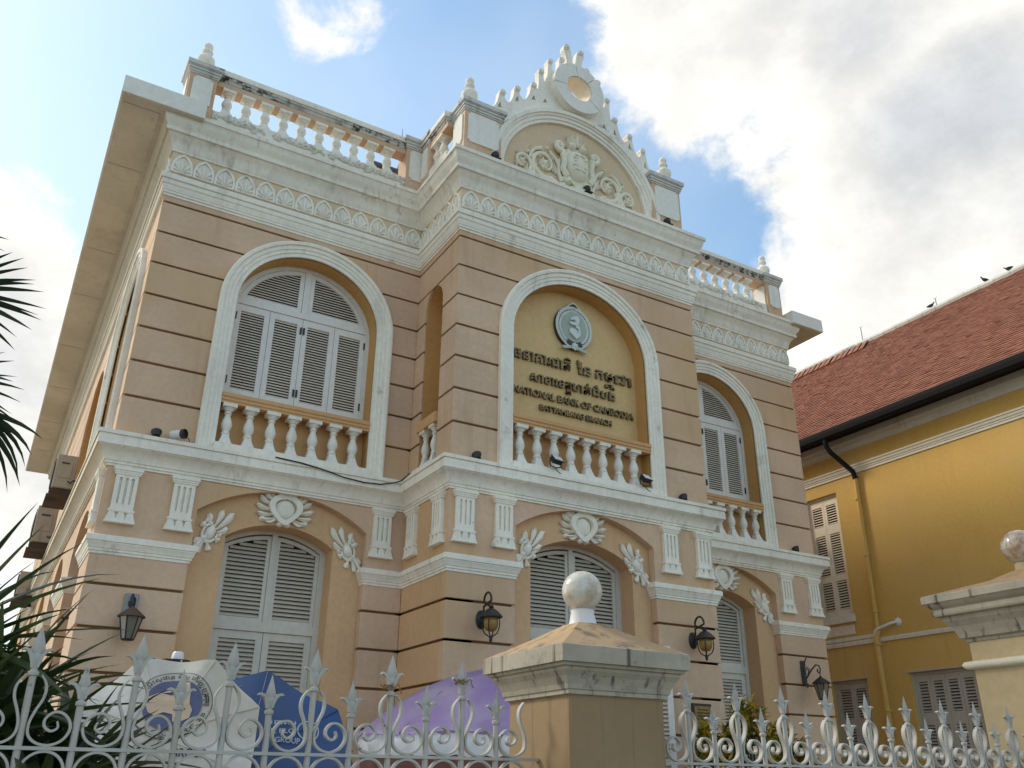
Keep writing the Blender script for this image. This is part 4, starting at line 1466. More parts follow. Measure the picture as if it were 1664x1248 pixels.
def letters(parent, body, x0, x1, base, height, mp, mat, thick=.03, bold=0.0, name='letter', bbox=None, extrude_raw=.02):
    """lay a line of text between x0 and x1 on a wall; cap height given; letters become parts"""
    me = text_mesh(body, extrude_raw, bold)
    xs = [v.co.x for v in me.vertices]
    lo, hi = min(xs), max(xs)
    sx = (x1 - x0) / (hi - lo)
    capm = text_mesh('N', extrude_raw, bold); cap = max(v.co.y for v in capm.vertices); bpy.data.meshes.remove(capm)
    sz = height / cap
    for co, fs in islands(me):
        b = MB().add([mp(x0 + (c.x - lo) * sx, base + c.y * sz, -(c.z / extrude_raw * .5 + .5) * thick) for c in co], fs)
        b.build(name, mat, parent, recalc=False)
    bpy.data.meshes.remove(me)


sign = thing('bank_sign', (6.06, P + .27, 6.5), 'raised brass Khmer and English lettering under a grey-green round emblem in the arched panel', 'sign')
sm = FR(P + .268)[0]
letters(sign, 'ធនាគារជាតិ', 5.00, 6.02, 7.325, .165, sm, 'brass_letter', .045, .016)
letters(sign, 'ៃន', 6.14, 6.40, 7.32, .165, sm, 'brass_letter', .045, .016)
letters(sign, 'កម', 6.49, 6.80, 7.325, .165, sm, 'brass_letter', .045, .006)
letters(sign, 'ជា', 6.83, 7.17, 7.325, .165, sm, 'brass_letter', .045, .016)
letters(sign, 'ព', 6.66, 6.80, 7.205, .075, sm, 'brass_letter', .045, .015)
letters(sign, 'ុ', 6.81, 6.835, 7.235, .13, sm, 'brass_letter', .045, .01)
letters(sign, 'សាខាេខត', 5.30, 6.02, 7.01, .138, sm, 'brass_letter', .045, .016)
letters(sign, 'បាត់ដំបង', 6.03, 6.84, 7.01, .138, sm, 'brass_letter', .045, .016)
letters(sign, 'ត', 5.93, 6.02, 6.925, .07, sm, 'brass_letter', .045, .015)
letters(sign, 'NATIONAL BANK OF CAMBODIA', 5.0, 7.18, 6.76, .105, sm, 'brass_letter', .045, .016)
letters(sign, 'BATTAMBANG BRANCH', 5.46, 6.75, 6.57, .086, sm, 'brass_letter', .045, .016)

# emblem: pointed oval with a leafy wreath
EX, EZ = 6.075, 8.075


def ogee(sc, point=1.0):
    pts = []
    for i in range(48):
        t = 2 * math.pi * i / 48
        x = .345 * math.sin(t); z = .375 * math.cos(t)
        if math.cos(t) > .82:
            k = (math.cos(t) - .82) / .18
            z += .075 * k * k * point
            x *= 1 - .25 * k
        pts.append((EX + sc * x, EZ + sc * z))
    return pts


em = part_empty('emblem', sign, (EX, P + .27, EZ))
MB().prism([ogee(1.0)], sm, -.055, .0).build('emblem_plate', 'emblem_edge', em)
MB().prism([ogee(.985), ogee(.93)], sm, -.066, -.054).build('emblem_rim', 'emblem_light', em)
MB().prism([ogee(.93)], sm, -.0585, -.052).build('emblem_ground', 'emblem_edge', em)
MB().prism([ogee(.68, 1.9)], sm, -.068, -.057).build('emblem_field', 'emblem_plate', em)
wre = MB()
for s in (-1, 1):
    for i in range(13):
        a = R(-62 + i * 11.2)
        for dr, da in ((.755, 10), (.87, -10)):
            x = EX + s * .345 * dr * math.cos(a); z = EZ + .375 * dr * math.sin(a)
            t = a + math.pi / 2 + R(da)
            wre.leaf(sm, x, z, t if s > 0 else math.pi - t, .115, .050, .016, n=4, d=-.058)
wre.build('wreath', 'emblem_light', em)
gl = MB()
gl.prism([[(EX - .03, EZ + .17), (EX + .05, EZ + .20), (EX + .085, EZ + .14), (EX + .06, EZ + .05), (EX + .03, EZ + .02), (EX - .09, EZ + .03), (EX - .105, EZ + .07), (EX - .02, EZ + .075), (EX + .02, EZ + .10), (EX - .02, EZ + .125), (EX - .075, EZ + .10), (EX - .085, EZ + .135)]], sm, -.10, -.066)
gl.prism([[(EX + .05, EZ + .035), (EX + .085, EZ + .01), (EX + .10, EZ - .13), (EX + .02, EZ - .21), (EX - .10, EZ - .12), (EX - .105, EZ - .06), (EX - .06, EZ - .035), (EX + .01, EZ - .04), (EX + .04, EZ - .075), (EX + .025, EZ - .11), (EX + .055, EZ - .09), (EX + .06, EZ - .03), (EX + .0, EZ - .0)]], sm, -.10, -.066)
gl.build('emblem_glyph', 'emblem_light', em)
rb = MB()
for s in (-1, 1):
    rb.prism([[(EX, EZ - .36), (EX + s * .20, EZ - .405), (EX + s * .235, EZ - .385), (EX + s * .215, EZ - .36), (EX, EZ - .31)]], sm, -.074 - .003 * s, -.05)
rb.build('ribbon', 'emblem_leaf', em)
rs_ = MB()
for k in range(8):
    rs_.leaf(sm, EX, EZ - .335, R(45 * k), .075, .05, .02, n=4, d=-.072)
rs_.dome(sm, EX, EZ - .335, .03, .03, n=12, d=-.075)
rs_.build('rosette', 'emblem_light', em)

# ------------------------------------------------------------------ small fittings
# sagging cable over the floor cornice
cab = [(1.95, -.20, 5.458), (2.3, -.205, 5.44), (2.62, -.205, 5.40), (2.9, -.205, 5.345), (3.2, -.2, 5.325), (3.45, -.2, 5.34), (3.66, -.205, 5.40), (3.73, -.24, 5.43), (3.74, -.5, 5.46)]
tag(MB().tube(cab, .009, 6).build('electric_cable', 'cable_black'), 'black electric cable sagging over the white floor cornice below the left balustrade', 'cable')
for i in range(3):
    pass


def spot(x, y, z, label, yaw=0.0, up_=.0):
    t = thing('spotlight', (x, y, z), label, 'spotlight', 'small black spotlights on the cornices')
    M_ = TR(x, y, z, yaw, (.82, .82, .82)) @ Matrix.Rotation(R(-25), 4, 'X')
    b = MB().lathe([(.03, .0), (.055, .012), (.06, .045), (.078, .085), (.082, .11), (.07, .112), (.06, .095), (.02, .09)], n=14, M=Matrix.Translation((0, 0, .03)))
    put('lamp_head', b.mesh('lamp_head', 'black_iron', smooth=35), t, M_)
    MB().box(x - .07, x + .07, y - .035, y + .035, z, z + .012).build('bracket', 'black_iron', t)
    MB().tube([(x, y, z), (x, y, z + .05)], .014, 6).build('stem', 'black_iron', t)
    return t


spot(.47, -.10, 5.458, 'black spotlight on the floor cornice beside the white security camera')
spot(4.28, P - .10, 5.458, 'black spotlight on the floor cornice left of the sign balustrade')
spot(7.82, P - .10, 5.458, 'black spotlight on the floor cornice right of the sign balustrade')
spot(11.66, -.10, 5.458, 'black spotlight at the far right end of the floor cornice')
spot(4.42, P - .19, 10.40, 'black spotlight on the top cornice at the left foot of the pediment')
spot(6.13, P - .22, 10.40, 'black spotlight on the top cornice below the pediment shield')
spot(7.84, P - .19, 10.40, 'black spotlight on the top cornice at the right foot of the pediment')
MB().prism([arc(.19, .055, 10.42, .065, 12)], FR(-.15)[0], -.025, .0).build('drain_hole', 'black_iron', bank)

# security camera
sc_ = thing('security_camera', (.72, -.10, 5.458), 'white bullet security camera with black lens on the floor cornice', 'camera')
Mc = TR(.72, -.13, 5.55, R(-35)) @ Matrix.Rotation(R(90), 4, 'Y') @ Matrix.Rotation(R(10), 4, 'X')
b = MB().lathe([(.02, -.10), (.05, -.095), (.056, -.06), (.056, .05), (.05, .055)], n=14)
put('housing', b.mesh('housing', 'camera_white', smooth=35), sc_, Mc)
b = MB().lathe([(.054, .05), (.062, .055), (.064, .10), (.05, .102), (.045, .08), (.01, .078)], n=14)
put('lens_hood', b.mesh('lens_hood', 'black_iron', smooth=35), sc_, Mc)
MB().tube([(.70, -.05, 5.458), (.70, -.08, 5.50), (.71, -.12, 5.53)], .014, 6).build('mount', 'camera_white', sc_)
MB().tube([(.80, -.15, 5.53), (.85, -.17, 5.50), (.86, -.18, 5.455)], .005, 5).build('wire', 'cable_black', sc_)


def flood(x, y, z, label):
    t = thing('floodlight', (x, y, z), label, 'floodlight', 'floodlights on the sign balustrade')
    M_ = TR(x, y - .02, z + .10, R(12)) @ Matrix.Rotation(R(-38), 4, 'X')
    b = MB().box(-.085, .085, -.03, .03, -.055, .055).box(-.095, .095, -.045, -.028, -.065, .065)
    put('housing', b.mesh('housing', 'black_iron', bevel=.008), t, M_)
    g = MB().box(-.078, .078, -.050, -.044, -.045, .045)
    put('glass', g.mesh('glass', 'silver_vinyl'), t, M_)
    MB().tube([(x - .09, y, z + .10), (x - .09, y - .01, z + .02), (x, y, z), (x + .09, y - .01, z + .02), (x + .09, y, z + .10)], .010, 6).build('yoke', 'black_iron', t)
    MB().tube([(x, y, z), (x + .02, y - .03, z - .06), (x + .03, y - .08, z - .10)], .006, 5).build('wire', 'cable_black', t)
    return t


flood(5.47, P - .14, 5.56, 'black floodlight in front of the third baluster under the sign')
flood(7.03, P - .14, 5.56, 'black floodlight at the right end of the balustrade under the sign')


# gooseneck lanterns on the centre pilasters
def goose(x, y, z, label):
    t = thing('wall_lantern', (x, y, z), label, 'lantern', 'gooseneck wall lanterns beside the centre door')
    b = MB().lathe([(.075, 0), (.075, .012), (.055, .025), (.03, .04), (.012, .05)], c=(x, y, z), n=16, M=Matrix.Rotation(R(90), 4, 'X') @ Matrix.Diagonal((1, 1.55, 1, 1)))
    b.build('wall_plate', 'black_iron', t, smooth=35)
    n = 14
    pth = [(x, y - .04, z), (x, y - .065, z + .03), (x, y - .07, z + .15)] + [(x, y - .165 - .095 * math.cos(math.pi * i / n), z + .20 + .11 * math.sin(math.pi * i / n)) for i in range(n + 1)] + [(x, y - .26, z + .12)]
    MB().tube(pth, .014, 8).build('gooseneck', 'black_iron', t, smooth=60)
    cy = y - .26
    MB().lathe([(.016, .14), (.03, .13), (.032, .115), (.02, .105), (.045, .095), (.085, .065), (.115, .035), (.142, .005), (.142, -.008), (.125, -.01), (.10, .005), (.02, .03)], c=(x, cy, z), n=20).build('hood', 'black_iron', t, smooth=35)
    MB().lathe([(.055, .0), (.085, -.02), (.09, -.07), (.082, -.13), (.055, -.165), (.02, -.175)], c=(x, cy, z), n=18).build('glass', 'amber_glass', t, smooth=60)
    cg = MB()
    for k in range(4):
        a = R(45 + 90 * k)
        pts = [(.105, .0), (.108, -.09), (.10, -.15), (.075, -.20), (.03, -.228), (.0, -.232)]
        cg.tube([(x + r * math.cos(a), cy + r * math.sin(a), z + q) for r, q in pts], .008, 6)
    cg.lathe([(.02, -.225), (.028, -.24), (.018, -.255), (.022, -.27), (.008, -.30)], c=(x, cy, z), n=10)
    cg.build('cage', 'black_iron', t, smooth=60)
    return t


g1 = goose(4.43, P - .001, 3.43, 'black gooseneck lantern with amber glass on the pilaster left of the centre door')
goose(7.85, P - .001, 3.45, 'black gooseneck lantern with amber glass on the pilaster right of the centre door')


def tapered_glass(t, x, y, z, dusty):
    n = 6
    body = MB(); fr_ = MB()
    top, bot, h = .122, .064, .25
    for k in range(n):
        a0, a1 = R(60 * k), R(60 * k + 60)
        q = [(x + top * math.cos(a0), y + top * math.sin(a0), z), (x + top * math.cos(a1), y + top * math.sin(a1), z), (x + bot * math.cos(a1), y + bot * math.sin(a1), z - h), (x + bot * math.cos(a0), y + bot * math.sin(a0), z - h)]
        body.add(q, [(0, 1, 2, 3)])
        fr_.tube([q[0], q[3]], .009, 5)
        fr_.tube([q[0], ((q[0][0] + q[1][0]) / 2 + .0, (q[0][1] + q[1][1]) / 2, z + .022), q[1]], .010, 5)
        fr_.tube([q[3], q[2]], .009, 5)
    body.build('pane', 'smoked_glass', t, recalc=False)
    fr_.lathe([(bot * .9, -h - .012), (bot, -h - .004), (bot, -h + .004), (.01, -h + .006)], c=(x, y, z), n=6)
    fr_.build('lantern_frame', 'black_iron', t)
    rf_ = MB().lathe([(.155, -.004), (.15, .012), (.10, .05), (.055, .085), (.025, .10), (.02, .12)], c=(x, y, z), n=12)
    rf_.build('hood', 'ac_rust' if dusty else 'black_iron', t, smooth=40)


lo = thing('wall_lantern', (.56, 0, 3.3), 'broken black lantern with dusty scalloped top on a stained white plate, left pilaster', 'lantern')
MB().box(.47, .62, -.035, .0, 3.26, 3.56).build('wall_plate', 'pole_metal', lo, bevel=.005)
st = MB()
for x, z, a, L, w_ in ((.55, 3.54, -80, .16, .06), (.52, 3.47, -60, .12, .05), (.57, 3.42, -110, .14, .06), (.55, 3.35, -90, .1, .07), (.58, 3.52, -95, .1, .04)):
    st.leaf(FR(-.036)[0], x, z, R(a), L, w_, .02)
st.tube([(.55, -.04, 3.55), (.545, -.10, 3.52), (.55, -.15, 3.42)], .014, 6)
st.build('torn_bracket', 'ribbon_stain', lo)
tapered_glass(lo, .555, -.19, 3.275, True)

ro_ = thing('wall_lantern', (11.52, 0, 3.35), 'ornate black scroll-bracket lantern on the right end pilaster', 'lantern')
sb = MB()
sb.box(11.47, 11.57, -.03, 0, 3.16, 3.56)
sb.tube([(11.52, -.03, 3.24), (11.52, -.10, 3.30), (11.52, -.20, 3.40), (11.52, -.30, 3.47), (11.52, -.37, 3.45), (11.52, -.39, 3.38), (11.52, -.36, 3.33), (11.52, -.32, 3.36), (11.52, -.33, 3.40)], .013, 6)
sb.tube([(11.52, -.03, 3.50), (11.52, -.08, 3.56), (11.52, -.11, 3.60), (11.52, -.08, 3.63), (11.52, -.05, 3.60)], .012, 6)
sb.tube([(11.52, -.10, 3.30), (11.52, -.15, 3.42), (11.52, -.11, 3.45), (11.52, -.09, 3.40)], .011, 6)
sb.tube([(11.52, -.03, 3.19), (11.52, -.07, 3.12), (11.52, -.10, 3.14), (11.52, -.08, 3.18)], .012, 6)
for k in range(8):
    sb.dome(FR(-.03)[0], 11.48 + .08 * random.random(), 3.18 + .36 * k / 8, .025, .03, n=7, rings=2)
sb.build('scroll_bracket', 'grey_iron', ro_)
MB().tube([(11.52, -.37, 3.36), (11.52, -.37, 3.24)], .008, 6).build('hanger', 'black_iron', ro_)
tapered_glass(ro_, 11.52, -.37, 3.16, False)

pq = thing('wall_plaque', (7.91, P, 2.29), 'dark framed gold plaque on the pilaster right of the centre door', 'plaque')
MB().box(7.73, 8.09, P - .03, P - .0, 2.27, 2.61).build('frame', 'plaque_frame', pq, bevel=.006)
MB().box(7.765, 8.055, P - .036, P - .028, 2.305, 2.575).build('face', 'plaque_gold', pq)
pt = MB()
for i, (wd, zz) in enumerate(((.18, 2.53), (.22, 2.49), (.20, 2.45), (.22, 2.41), (.15, 2.36))):
    pt.box(7.91 - wd / 2, 7.91 + wd / 2, P - .039, P - .034, zz - .010, zz + .006)
pt.build('engraving', 'plaque_frame', pq)


# air conditioners on brackets along the left wall
def air_con(x0, x1, y0, y1, z0, z1, label):
    t = thing('air_conditioner', ((x0 + x1) / 2, y0, z0), label, 'air conditioner', 'outdoor air conditioners on the left wall')
    body = MB().box(x0, x1, y0, y1, z0, z1).build('casing', 'ac_plastic', t, bevel=.015)
    MB().box(x0 + .06, x1 - .07, y0 - .012, y0 + .01, z0 + .30 * (z1 - z0), z0 + .80 * (z1 - z0)).build('service_cover', 'ac_plastic', t, bevel=.008)
    MB().box(x0 + .08, x1 - .12, y0 - .02, y0 - .011, z0 + .72 * (z1 - z0), z0 + .76 * (z1 - z0)).build('handle', 'black_iron', t)
    gr = MB()
    for i in range(9):
        gr.box(x0 - .012, x0 - .002, y0 + .10, y1 - .25, z0 + .06 + i * (z1 - z0 - .12) / 8 - .006, z0 + .06 + i * (z1 - z0 - .12) / 8 + .006)
    gr.build('grille', 'ac_rust', t)
    MB().lathe([(.24, 0), (.24, .02), (.05, .03)], c=(x0 - .001, (y0 + y1) / 2 - .1, (z0 + z1) / 2), n=20, M=Matrix.Rotation(R(-90), 4, 'Y')).build('fan', 'ac_rust', t)
    MB().box(x0 - .02, .0, y0 + .05, y0 + .10, z0 - .12, z0 - .002).box(x0 - .02, .0, y1 - .10, y1 - .05, z0 - .12, z0 - .002).box(x0 - .05, x1, y0 - .02, y1 + .02, z0 - .14, z0 - .121).build('bracket', 'ac_rust', t)
    MB().tube([(x1 - .10, y0 - .02, z0 + .12), (x1 - .06, y0 - .06, z0 + .08), (x1 - .02, y0 - .03, z0 + .14), (.0, y0 + .0, z0 + .13)], .012, 6).build('pipe', 'cable_black', t)
    return t


air_con(-.42, -.10, 4.5, 5.35, 5.93, 6.50, 'dirty beige air conditioner with service cover, highest on the left wall')
air_con(-.47, -.12, 7.2, 8.1, 5.60, 6.29, 'stained beige air conditioner on the left wall, middle one of three')
air_con(-.44, -.14, 11.0, 11.9, 5.24, 5.75, 'small beige air conditioner farthest back along the left wall')

# ------------------------------------------------------------------ yellow neighbour
YX = 16.0
Y0, Y1 = -8.0, 11.0
yb = thing('yellow_building', (19.0, 2.0, 0.1), 'ochre yellow building with steep red tiled roof, black gutter and louvred shutters', 'building')
fy = LS(YX)
UW = (2.37, 3.34, 5.13, 7.98)
LW1 = (2.28, 3.24, .9, 3.73)
LW2 = (-.28, 1.21, .9, 3.75)
rect = lambda a0, a1, b0, b1: [(a0, b0), (a1, b0), (a1, b1), (a0, b1)]
MB().prism([rect(Y0, Y1, .1, 9.25), rect(*UW), rect(*LW1), rect(*LW2)], fy[0], 0, .30).build('wall', 'yellow_paint', yb)
MB().box(YX + .31, YX + 5.4, Y0, Y0 + .3, .1, 9.2).box(YX + .31, YX + 5.4, Y1 - .3, Y1, .1, 9.2).build('end_walls', 'yellow_paint', yb)
pth = [(YX, Y1), (YX, Y0)]
MB().sweep([(-.01, 8.85), (.03, 8.86), (.035, 8.92), (.06, 8.95), (.065, 9.03), (.10, 9.06), (.105, 9.20), (-.01, 9.22)], pth).build('eaves_cornice', 'eave_trim', yb, smooth=28)
MB().sweep([(-.01, 8.275), (.022, 8.275), (.022, 8.325), (.035, 8.335), (.035, 8.365), (.05, 8.375), (.06, 8.43), (.075, 8.44), (.075, 8.475), (-.01, 8.485)], pth).build('wall_moulding', 'yellow_trim', yb, smooth=28)
MB().sweep([(-.01, 4.445), (.03, 4.445), (.035, 4.52), (.02, 4.535), (-.01, 4.54)], pth).build('storey_band', 'yellow_trim', yb)
MB().sweep([(-.01, 4.56), (.02, 4.56), (.02, 4.635), (-.01, 4.64)], [(YX, Y1), (YX, 1.80)]).build('storey_band', 'yellow_trim', yb)
# soffit and gutter
MB().box(15.52, YX + .3, Y0, Y1, 9.225, 9.262).build('soffit', 'gutter_black', yb)  # coloured black like the gutter: the soffit's shade is painted in
gb = MB()
gp = [(0, .14), (.0, .08), (.025, -.01), (.07, -.05), (.115, -.05), (.13, .14), (.145, .14), (.145, -.065), (.05, -.068), (.008, -.03), (-.014, .06), (-.014, .14)]
gv = [(15.38 + a, yy, 9.16 + b) for yy in (Y0, Y1) for a, b in gp]
k = len(gp)
gb.add(gv, [(i, (i + 1) % k, (i + 1) % k + k, i + k) for i in range(k)])
gb.build('gutter', 'gutter_black', yb)
MB().box(15.535, 15.56, Y0, Y1, 9.08, 9.226).build('fascia_board', 'gutter_black', yb)
# roof: deck and tile courses
EX0, EZ0, RX, RZ_ = 15.42, 9.285, 18.5, 12.76
rv = [(EX0 + .06, Y0, EZ0), (EX0 + .06, Y1, EZ0), (RX, Y1, RZ_), (RX, Y0, RZ_), (2 * RX - EX0, Y0, EZ0), (2 * RX - EX0, Y1, EZ0)]
MB().add(rv, [(0, 1, 2, 3), (3, 2, 5, 4), (0, 3, 4), (1, 5, 2)]).build('roof', 'clay_tile', yb)
sl_ = Vector((RX - EX0, 0, RZ_ - EZ0)); SL = sl_.length; sd = sl_.normalized(); nn = Vector((-sd.z, 0, sd.x))
tv, tf = [], []
rows = 46; pit = SL / rows; tw = .118
for r_i in range(rows):
    s0 = r_i * pit
    ncol = int((Y1 - Y0) / tw)
    for c_i in range(ncol):
        yy = Y0 + (c_i + (.5 if r_i % 2 else 0)) * tw
        j = random.uniform(-.010, .010); lift = random.uniform(.0, .012) + (.009 if random.random() < .03 else 0)
        sk = random.uniform(-.003, .003)
        pts = []
        for ss, hh in ((s0 - .012 + j, .030 + lift), (s0 + pit * 1.15, .012)):
            for y_ in (yy + .003, yy + tw - .003):
                pts.append((ss + (sk if y_ > yy + .05 else 0), y_, hh))
        base = len(tv)
        o = Vector((EX0, 0, EZ0))
        for ss, y_, hh in pts:
            q = o + sd * ss + nn * hh; tv.append((q.x, y_, q.z))
        for ss, y_, hh in pts[:2]:
            q = o + sd * ss + nn * (hh - .022); tv.append((q.x, y_, q.z))
        tf += [(base, base + 1, base + 3, base + 2), (base, base + 4, base + 5, base + 1), (base, base + 2, base + 4), (base + 1, base + 5, base + 3)]
tb_ = MB(); tb_.v, tb_.f = tv, tf
tag(tb_.build('roof_tiles', 'clay_tile', yb, recalc=False), kind='stuff')
# larger tiles laid under the ridge on the left part of the roof
rt = MB()
rt.add([tuple(Vector((EX0, 0, EZ0)) + sd * (SL - .42) + nn * .075 + Vector((0, -.095, 0))), tuple(Vector((EX0, 0, EZ0)) + sd * (SL - .42) + nn * .055 + Vector((0, .095, 0))), tuple(Vector((EX0, 0, EZ0)) + sd * SL + nn * .06 + Vector((0, .095, 0))), tuple(Vector((EX0, 0, EZ0)) + sd * SL + nn * .08 + Vector((0, -.095, 0))),
        tuple(Vector((EX0, 0, EZ0)) + sd * (SL - .42) + nn * .03 + Vector((0, -.095, 0))), tuple(Vector((EX0, 0, EZ0)) + sd * (SL - .42) + nn * .02 + Vector((0, .095, 0)))], [(0, 1, 2, 3), (0, 4, 5, 1)])
RT = rt.mesh('ridge_tile', 'clay_tile', recalc=False)
for i in range(30):
    put('ridge_tile', RT, yb, TR(random.uniform(-.01, .01), 2.6 + .2 * i, random.uniform(-.008, .008)))
rc = MB()
for i in range(48):
    y_ = Y0 + i * .4
    rc.tube([(RX, y_ + .005, RZ_ + .03 + random.uniform(-.008, .008)), (RX, y_ + .395, RZ_ + .03 + random.uniform(-.008, .008))], .095, 8)
rc.build('ridge_capping', 'tile_ridge_white', yb, smooth=40)
for yy, h in ((.40, .22), (2.72, .42)):
    MB().tube([(RX, yy, RZ_ + .1), (RX, yy, RZ_ + .1 + h)], .010, 5).tube([(RX, yy - .04, RZ_ + .1 + h + .04), (RX, yy, RZ_ + .1 + h - .02), (RX, yy + .04, RZ_ + .1 + h + .04)], .006, 5).build('lightning_rod', 'grey_iron', yb)

# windows
SLC = slat_mesh(.055, .009).mesh('slat_cream', 'cream_shutter')
SLG = slat_mesh(.060, .009).mesh('slat_grey', 'grey_shutter')


def yw(a0, a1, b0, b1, cols, rows_, mat, me, fr_w=.06, single=True, lname='shutter'):
    f = MB().prism([rect(a0 + .001, a1 - .001, b0 + .001, b1 - .001), rect(a0 + fr_w, a1 - fr_w, b0 + .05, b1 - fr_w)], fy[0], .07, .14).build('window_frame', mat, yb)
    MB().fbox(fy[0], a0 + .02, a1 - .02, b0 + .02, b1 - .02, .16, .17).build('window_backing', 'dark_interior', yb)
    x0, x1 = a0 + fr_w + .002, a1 - fr_w - .002
    n = cols
    for i in range(n):
        l0, l1 = x0 + (x1 - x0) * i / n + .003, x0 + (x1 - x0) * (i + 1) / n - .003
        holes = [(l0 + .065, l1 - .065, z0, z1) for z0, z1 in rows_]
        louvre_leaf(fy, yb, l0, l1, b0 + .052, b1 - fr_w - .002, .085, holes, .058, single, name=lname, mat=mat, me=me, slat_mat=mat)


yw(*UW, 2, [(7.28, 7.76), (6.08, 7.06), (5.28, 5.94)], 'cream_shutter', SLC)
yw(*LW1, 2, [(2.92, 3.55), (2.0, 2.72), (1.05, 1.85)], 'grey_shutter', SLG)
yw(*LW2, 4, [(2.96, 3.56), (2.0, 2.72), (1.05, 1.85)], 'grey_shutter', SLG)
MB().fbox(fy[0], UW[0] - .04, UW[1] + .04, 4.955, 5.128, -.06, .06).build('window_sill', 'yellow_trim', yb, bevel=.008)
MB().fbox(fy[0], UW[0] + .02, UW[1] - .05, 4.69, 4.90, -.02, .01).build('apron_panel', 'cream_shutter', yb, bevel=.004)
for a0, a1, b1 in ((LW1[0], LW1[1], LW1[3]), (LW2[0], LW2[1], LW2[3])):
    MB().fbox(fy[0], a0 - .03, a1 + .03, b1 + .001, b1 + .03, -.03, .05).build('window_head', 'grey_shutter', yb)
# open leaf of the upper window, standing off the wall
ol_ = MB().prism([rect(15.50, 15.985, 5.16, 7.15), rect(15.56, 15.925, 5.28, 7.05)], FR(3.38)[0], -.018, .018).build('shutter', 'grey_shutter', yb)
raw = slat_mesh(.055, .009)
ob = MB()
for i in range(30):
    M_ = TR(15.742, 3.38, 5.31 + i * .058, 0, (.362, 1, 1))
    ob.add([tuple(M_ @ Vector(v)) for v in raw.v], raw.f)
tag(ob.build('open_leaf_slats', 'grey_shutter', yb, recalc=False), kind='stuff')
for mname, mb in loose.items():
    tag(mb.build('slats', mname, yb, recalc=False), kind='stuff')
loose.clear()
# rainwater pipe
MB().tube([(15.47, 2.02, 9.20), (15.47, 2.02, 8.92), (15.55, 1.98, 8.78), (15.90, 1.72, 8.30), (15.93, 1.70, 8.12)], .062, 10).build('downpipe_head', 'gutter_black', yb, smooth=60)
dp = MB().tube([(15.93, 1.70, 8.12), (15.93, 1.74, 4.62)], .052, 10).tube([(15.90, 1.74, 4.64), (15.86, 1.76, 4.50), (15.86, 1.76, .1)], .060, 10)
for zz in (7.6, 6.3, 5.05, 4.35, 3.0):
    dp.lathe([(.06, 0), (.066, .01), (.066, .05), (.06, .06)], c=(15.93 if zz > 4.6 else 15.86, 1.72 + .02 * (8 - zz) / 4, zz), n=10)
dp.build('downpipe', 'yellow_paint', yb, smooth=50)
MB().tube([(15.86, 1.78, 4.56), (15.85, 1.76, 4.66), (15.86, 1.68, 4.70), (15.90, 1.36, 4.78), (15.96, 1.28, 4.80), (16.0, 1.26, 4.80)], .030, 8).build('waste_pipe', 'camera_white', yb, smooth=60)
MB().lathe([(.09, 0), (.07, .02), (.035, .03)], c=(16.0, 1.26, 4.80), n=10, M=Matrix.Rotation(R(-90), 4, 'Y')).build('pipe_collar', 'camera_white', yb)


# pigeons on the ridge
def pigeon(x, y, z, yaw, label):
    t = thing('pigeon', (x, y, z), label, 'pigeon', 'pigeons on the roof ridge')
    b = MB()
    prof = [(-.17, .012, .0), (-.13, .028, .004), (-.08, .05, .0), (-.02, .068, -.004), (.04, .066, .0), (.08, .05, .02), (.105, .036, .05), (.12, .032, .075), (.135, .030, .092), (.155, .018, .092), (.168, .006, .088)]
    n = 10; vs = []; fs = []
    for px, r, dz in prof:
        for i in range(n):
            a = 2 * math.pi * i / n
            vs.append((px, r * .85 * math.cos(a), .095 + dz + r * math.sin(a) * 1.0))
    for j in range(len(prof) - 1):
        for i in range(n):
            i2 = (i + 1) % n
            fs.append((j * n + i, j * n + i2, (j + 1) * n + i2, (j + 1) * n + i))
    fs += [tuple(range(n)), tuple((len(prof) - 1) * n + i for i in range(n))]
    b.add(vs, fs)
    M_ = TR(x, y, z, yaw, (.68, .68, .68))
    put('body', b.mesh('pigeon_body', 'bird_feather', smooth=60), t, M_)
    w = MB()
    for s in (-1, 1):
        w.add([(.06, s * .058, .11), (.0, s * .066, .13), (-.10, s * .045, .115), (-.18, s * .012, .095), (-.08, s * .06, .085), (.03, s * .064, .08)], [(0, 1, 2, 3, 4, 5)])
    put('wing', w.mesh('pigeon_wing', 'bird_feather', recalc=False), t, M_)
    l = MB().tube([(0.0, -.02, .06), (0, -.02, 0)], .006, 5).tube([(0.0, .02, .06), (0, .02, 0)], .006, 5)
    put('legs', l.mesh('pigeon_legs', 'maroon_cloth'), t, M_)
    return t


pigeon(RX, -1.56, RZ_ + .12, R(95), 'dark pigeon on the roof ridge nearest the right edge')
pigeon(RX, -.95, RZ_ + .12, R(160), 'dark pigeon on the roof ridge, middle one of three')
pigeon(RX, .56, RZ_ + .12, R(-80), 'dark pigeon on the roof ridge beside the short rod')

# ------------------------------------------------------------------ street pillars
FYP = -7.198


def sq(b, prof, cx, cy):
    b.lathe([(r * math.sqrt(2), z) for r, z in prof], c=(cx, cy, 0), n=4, M=Matrix.Rotation(R(45), 4, 'Z'))
    return b


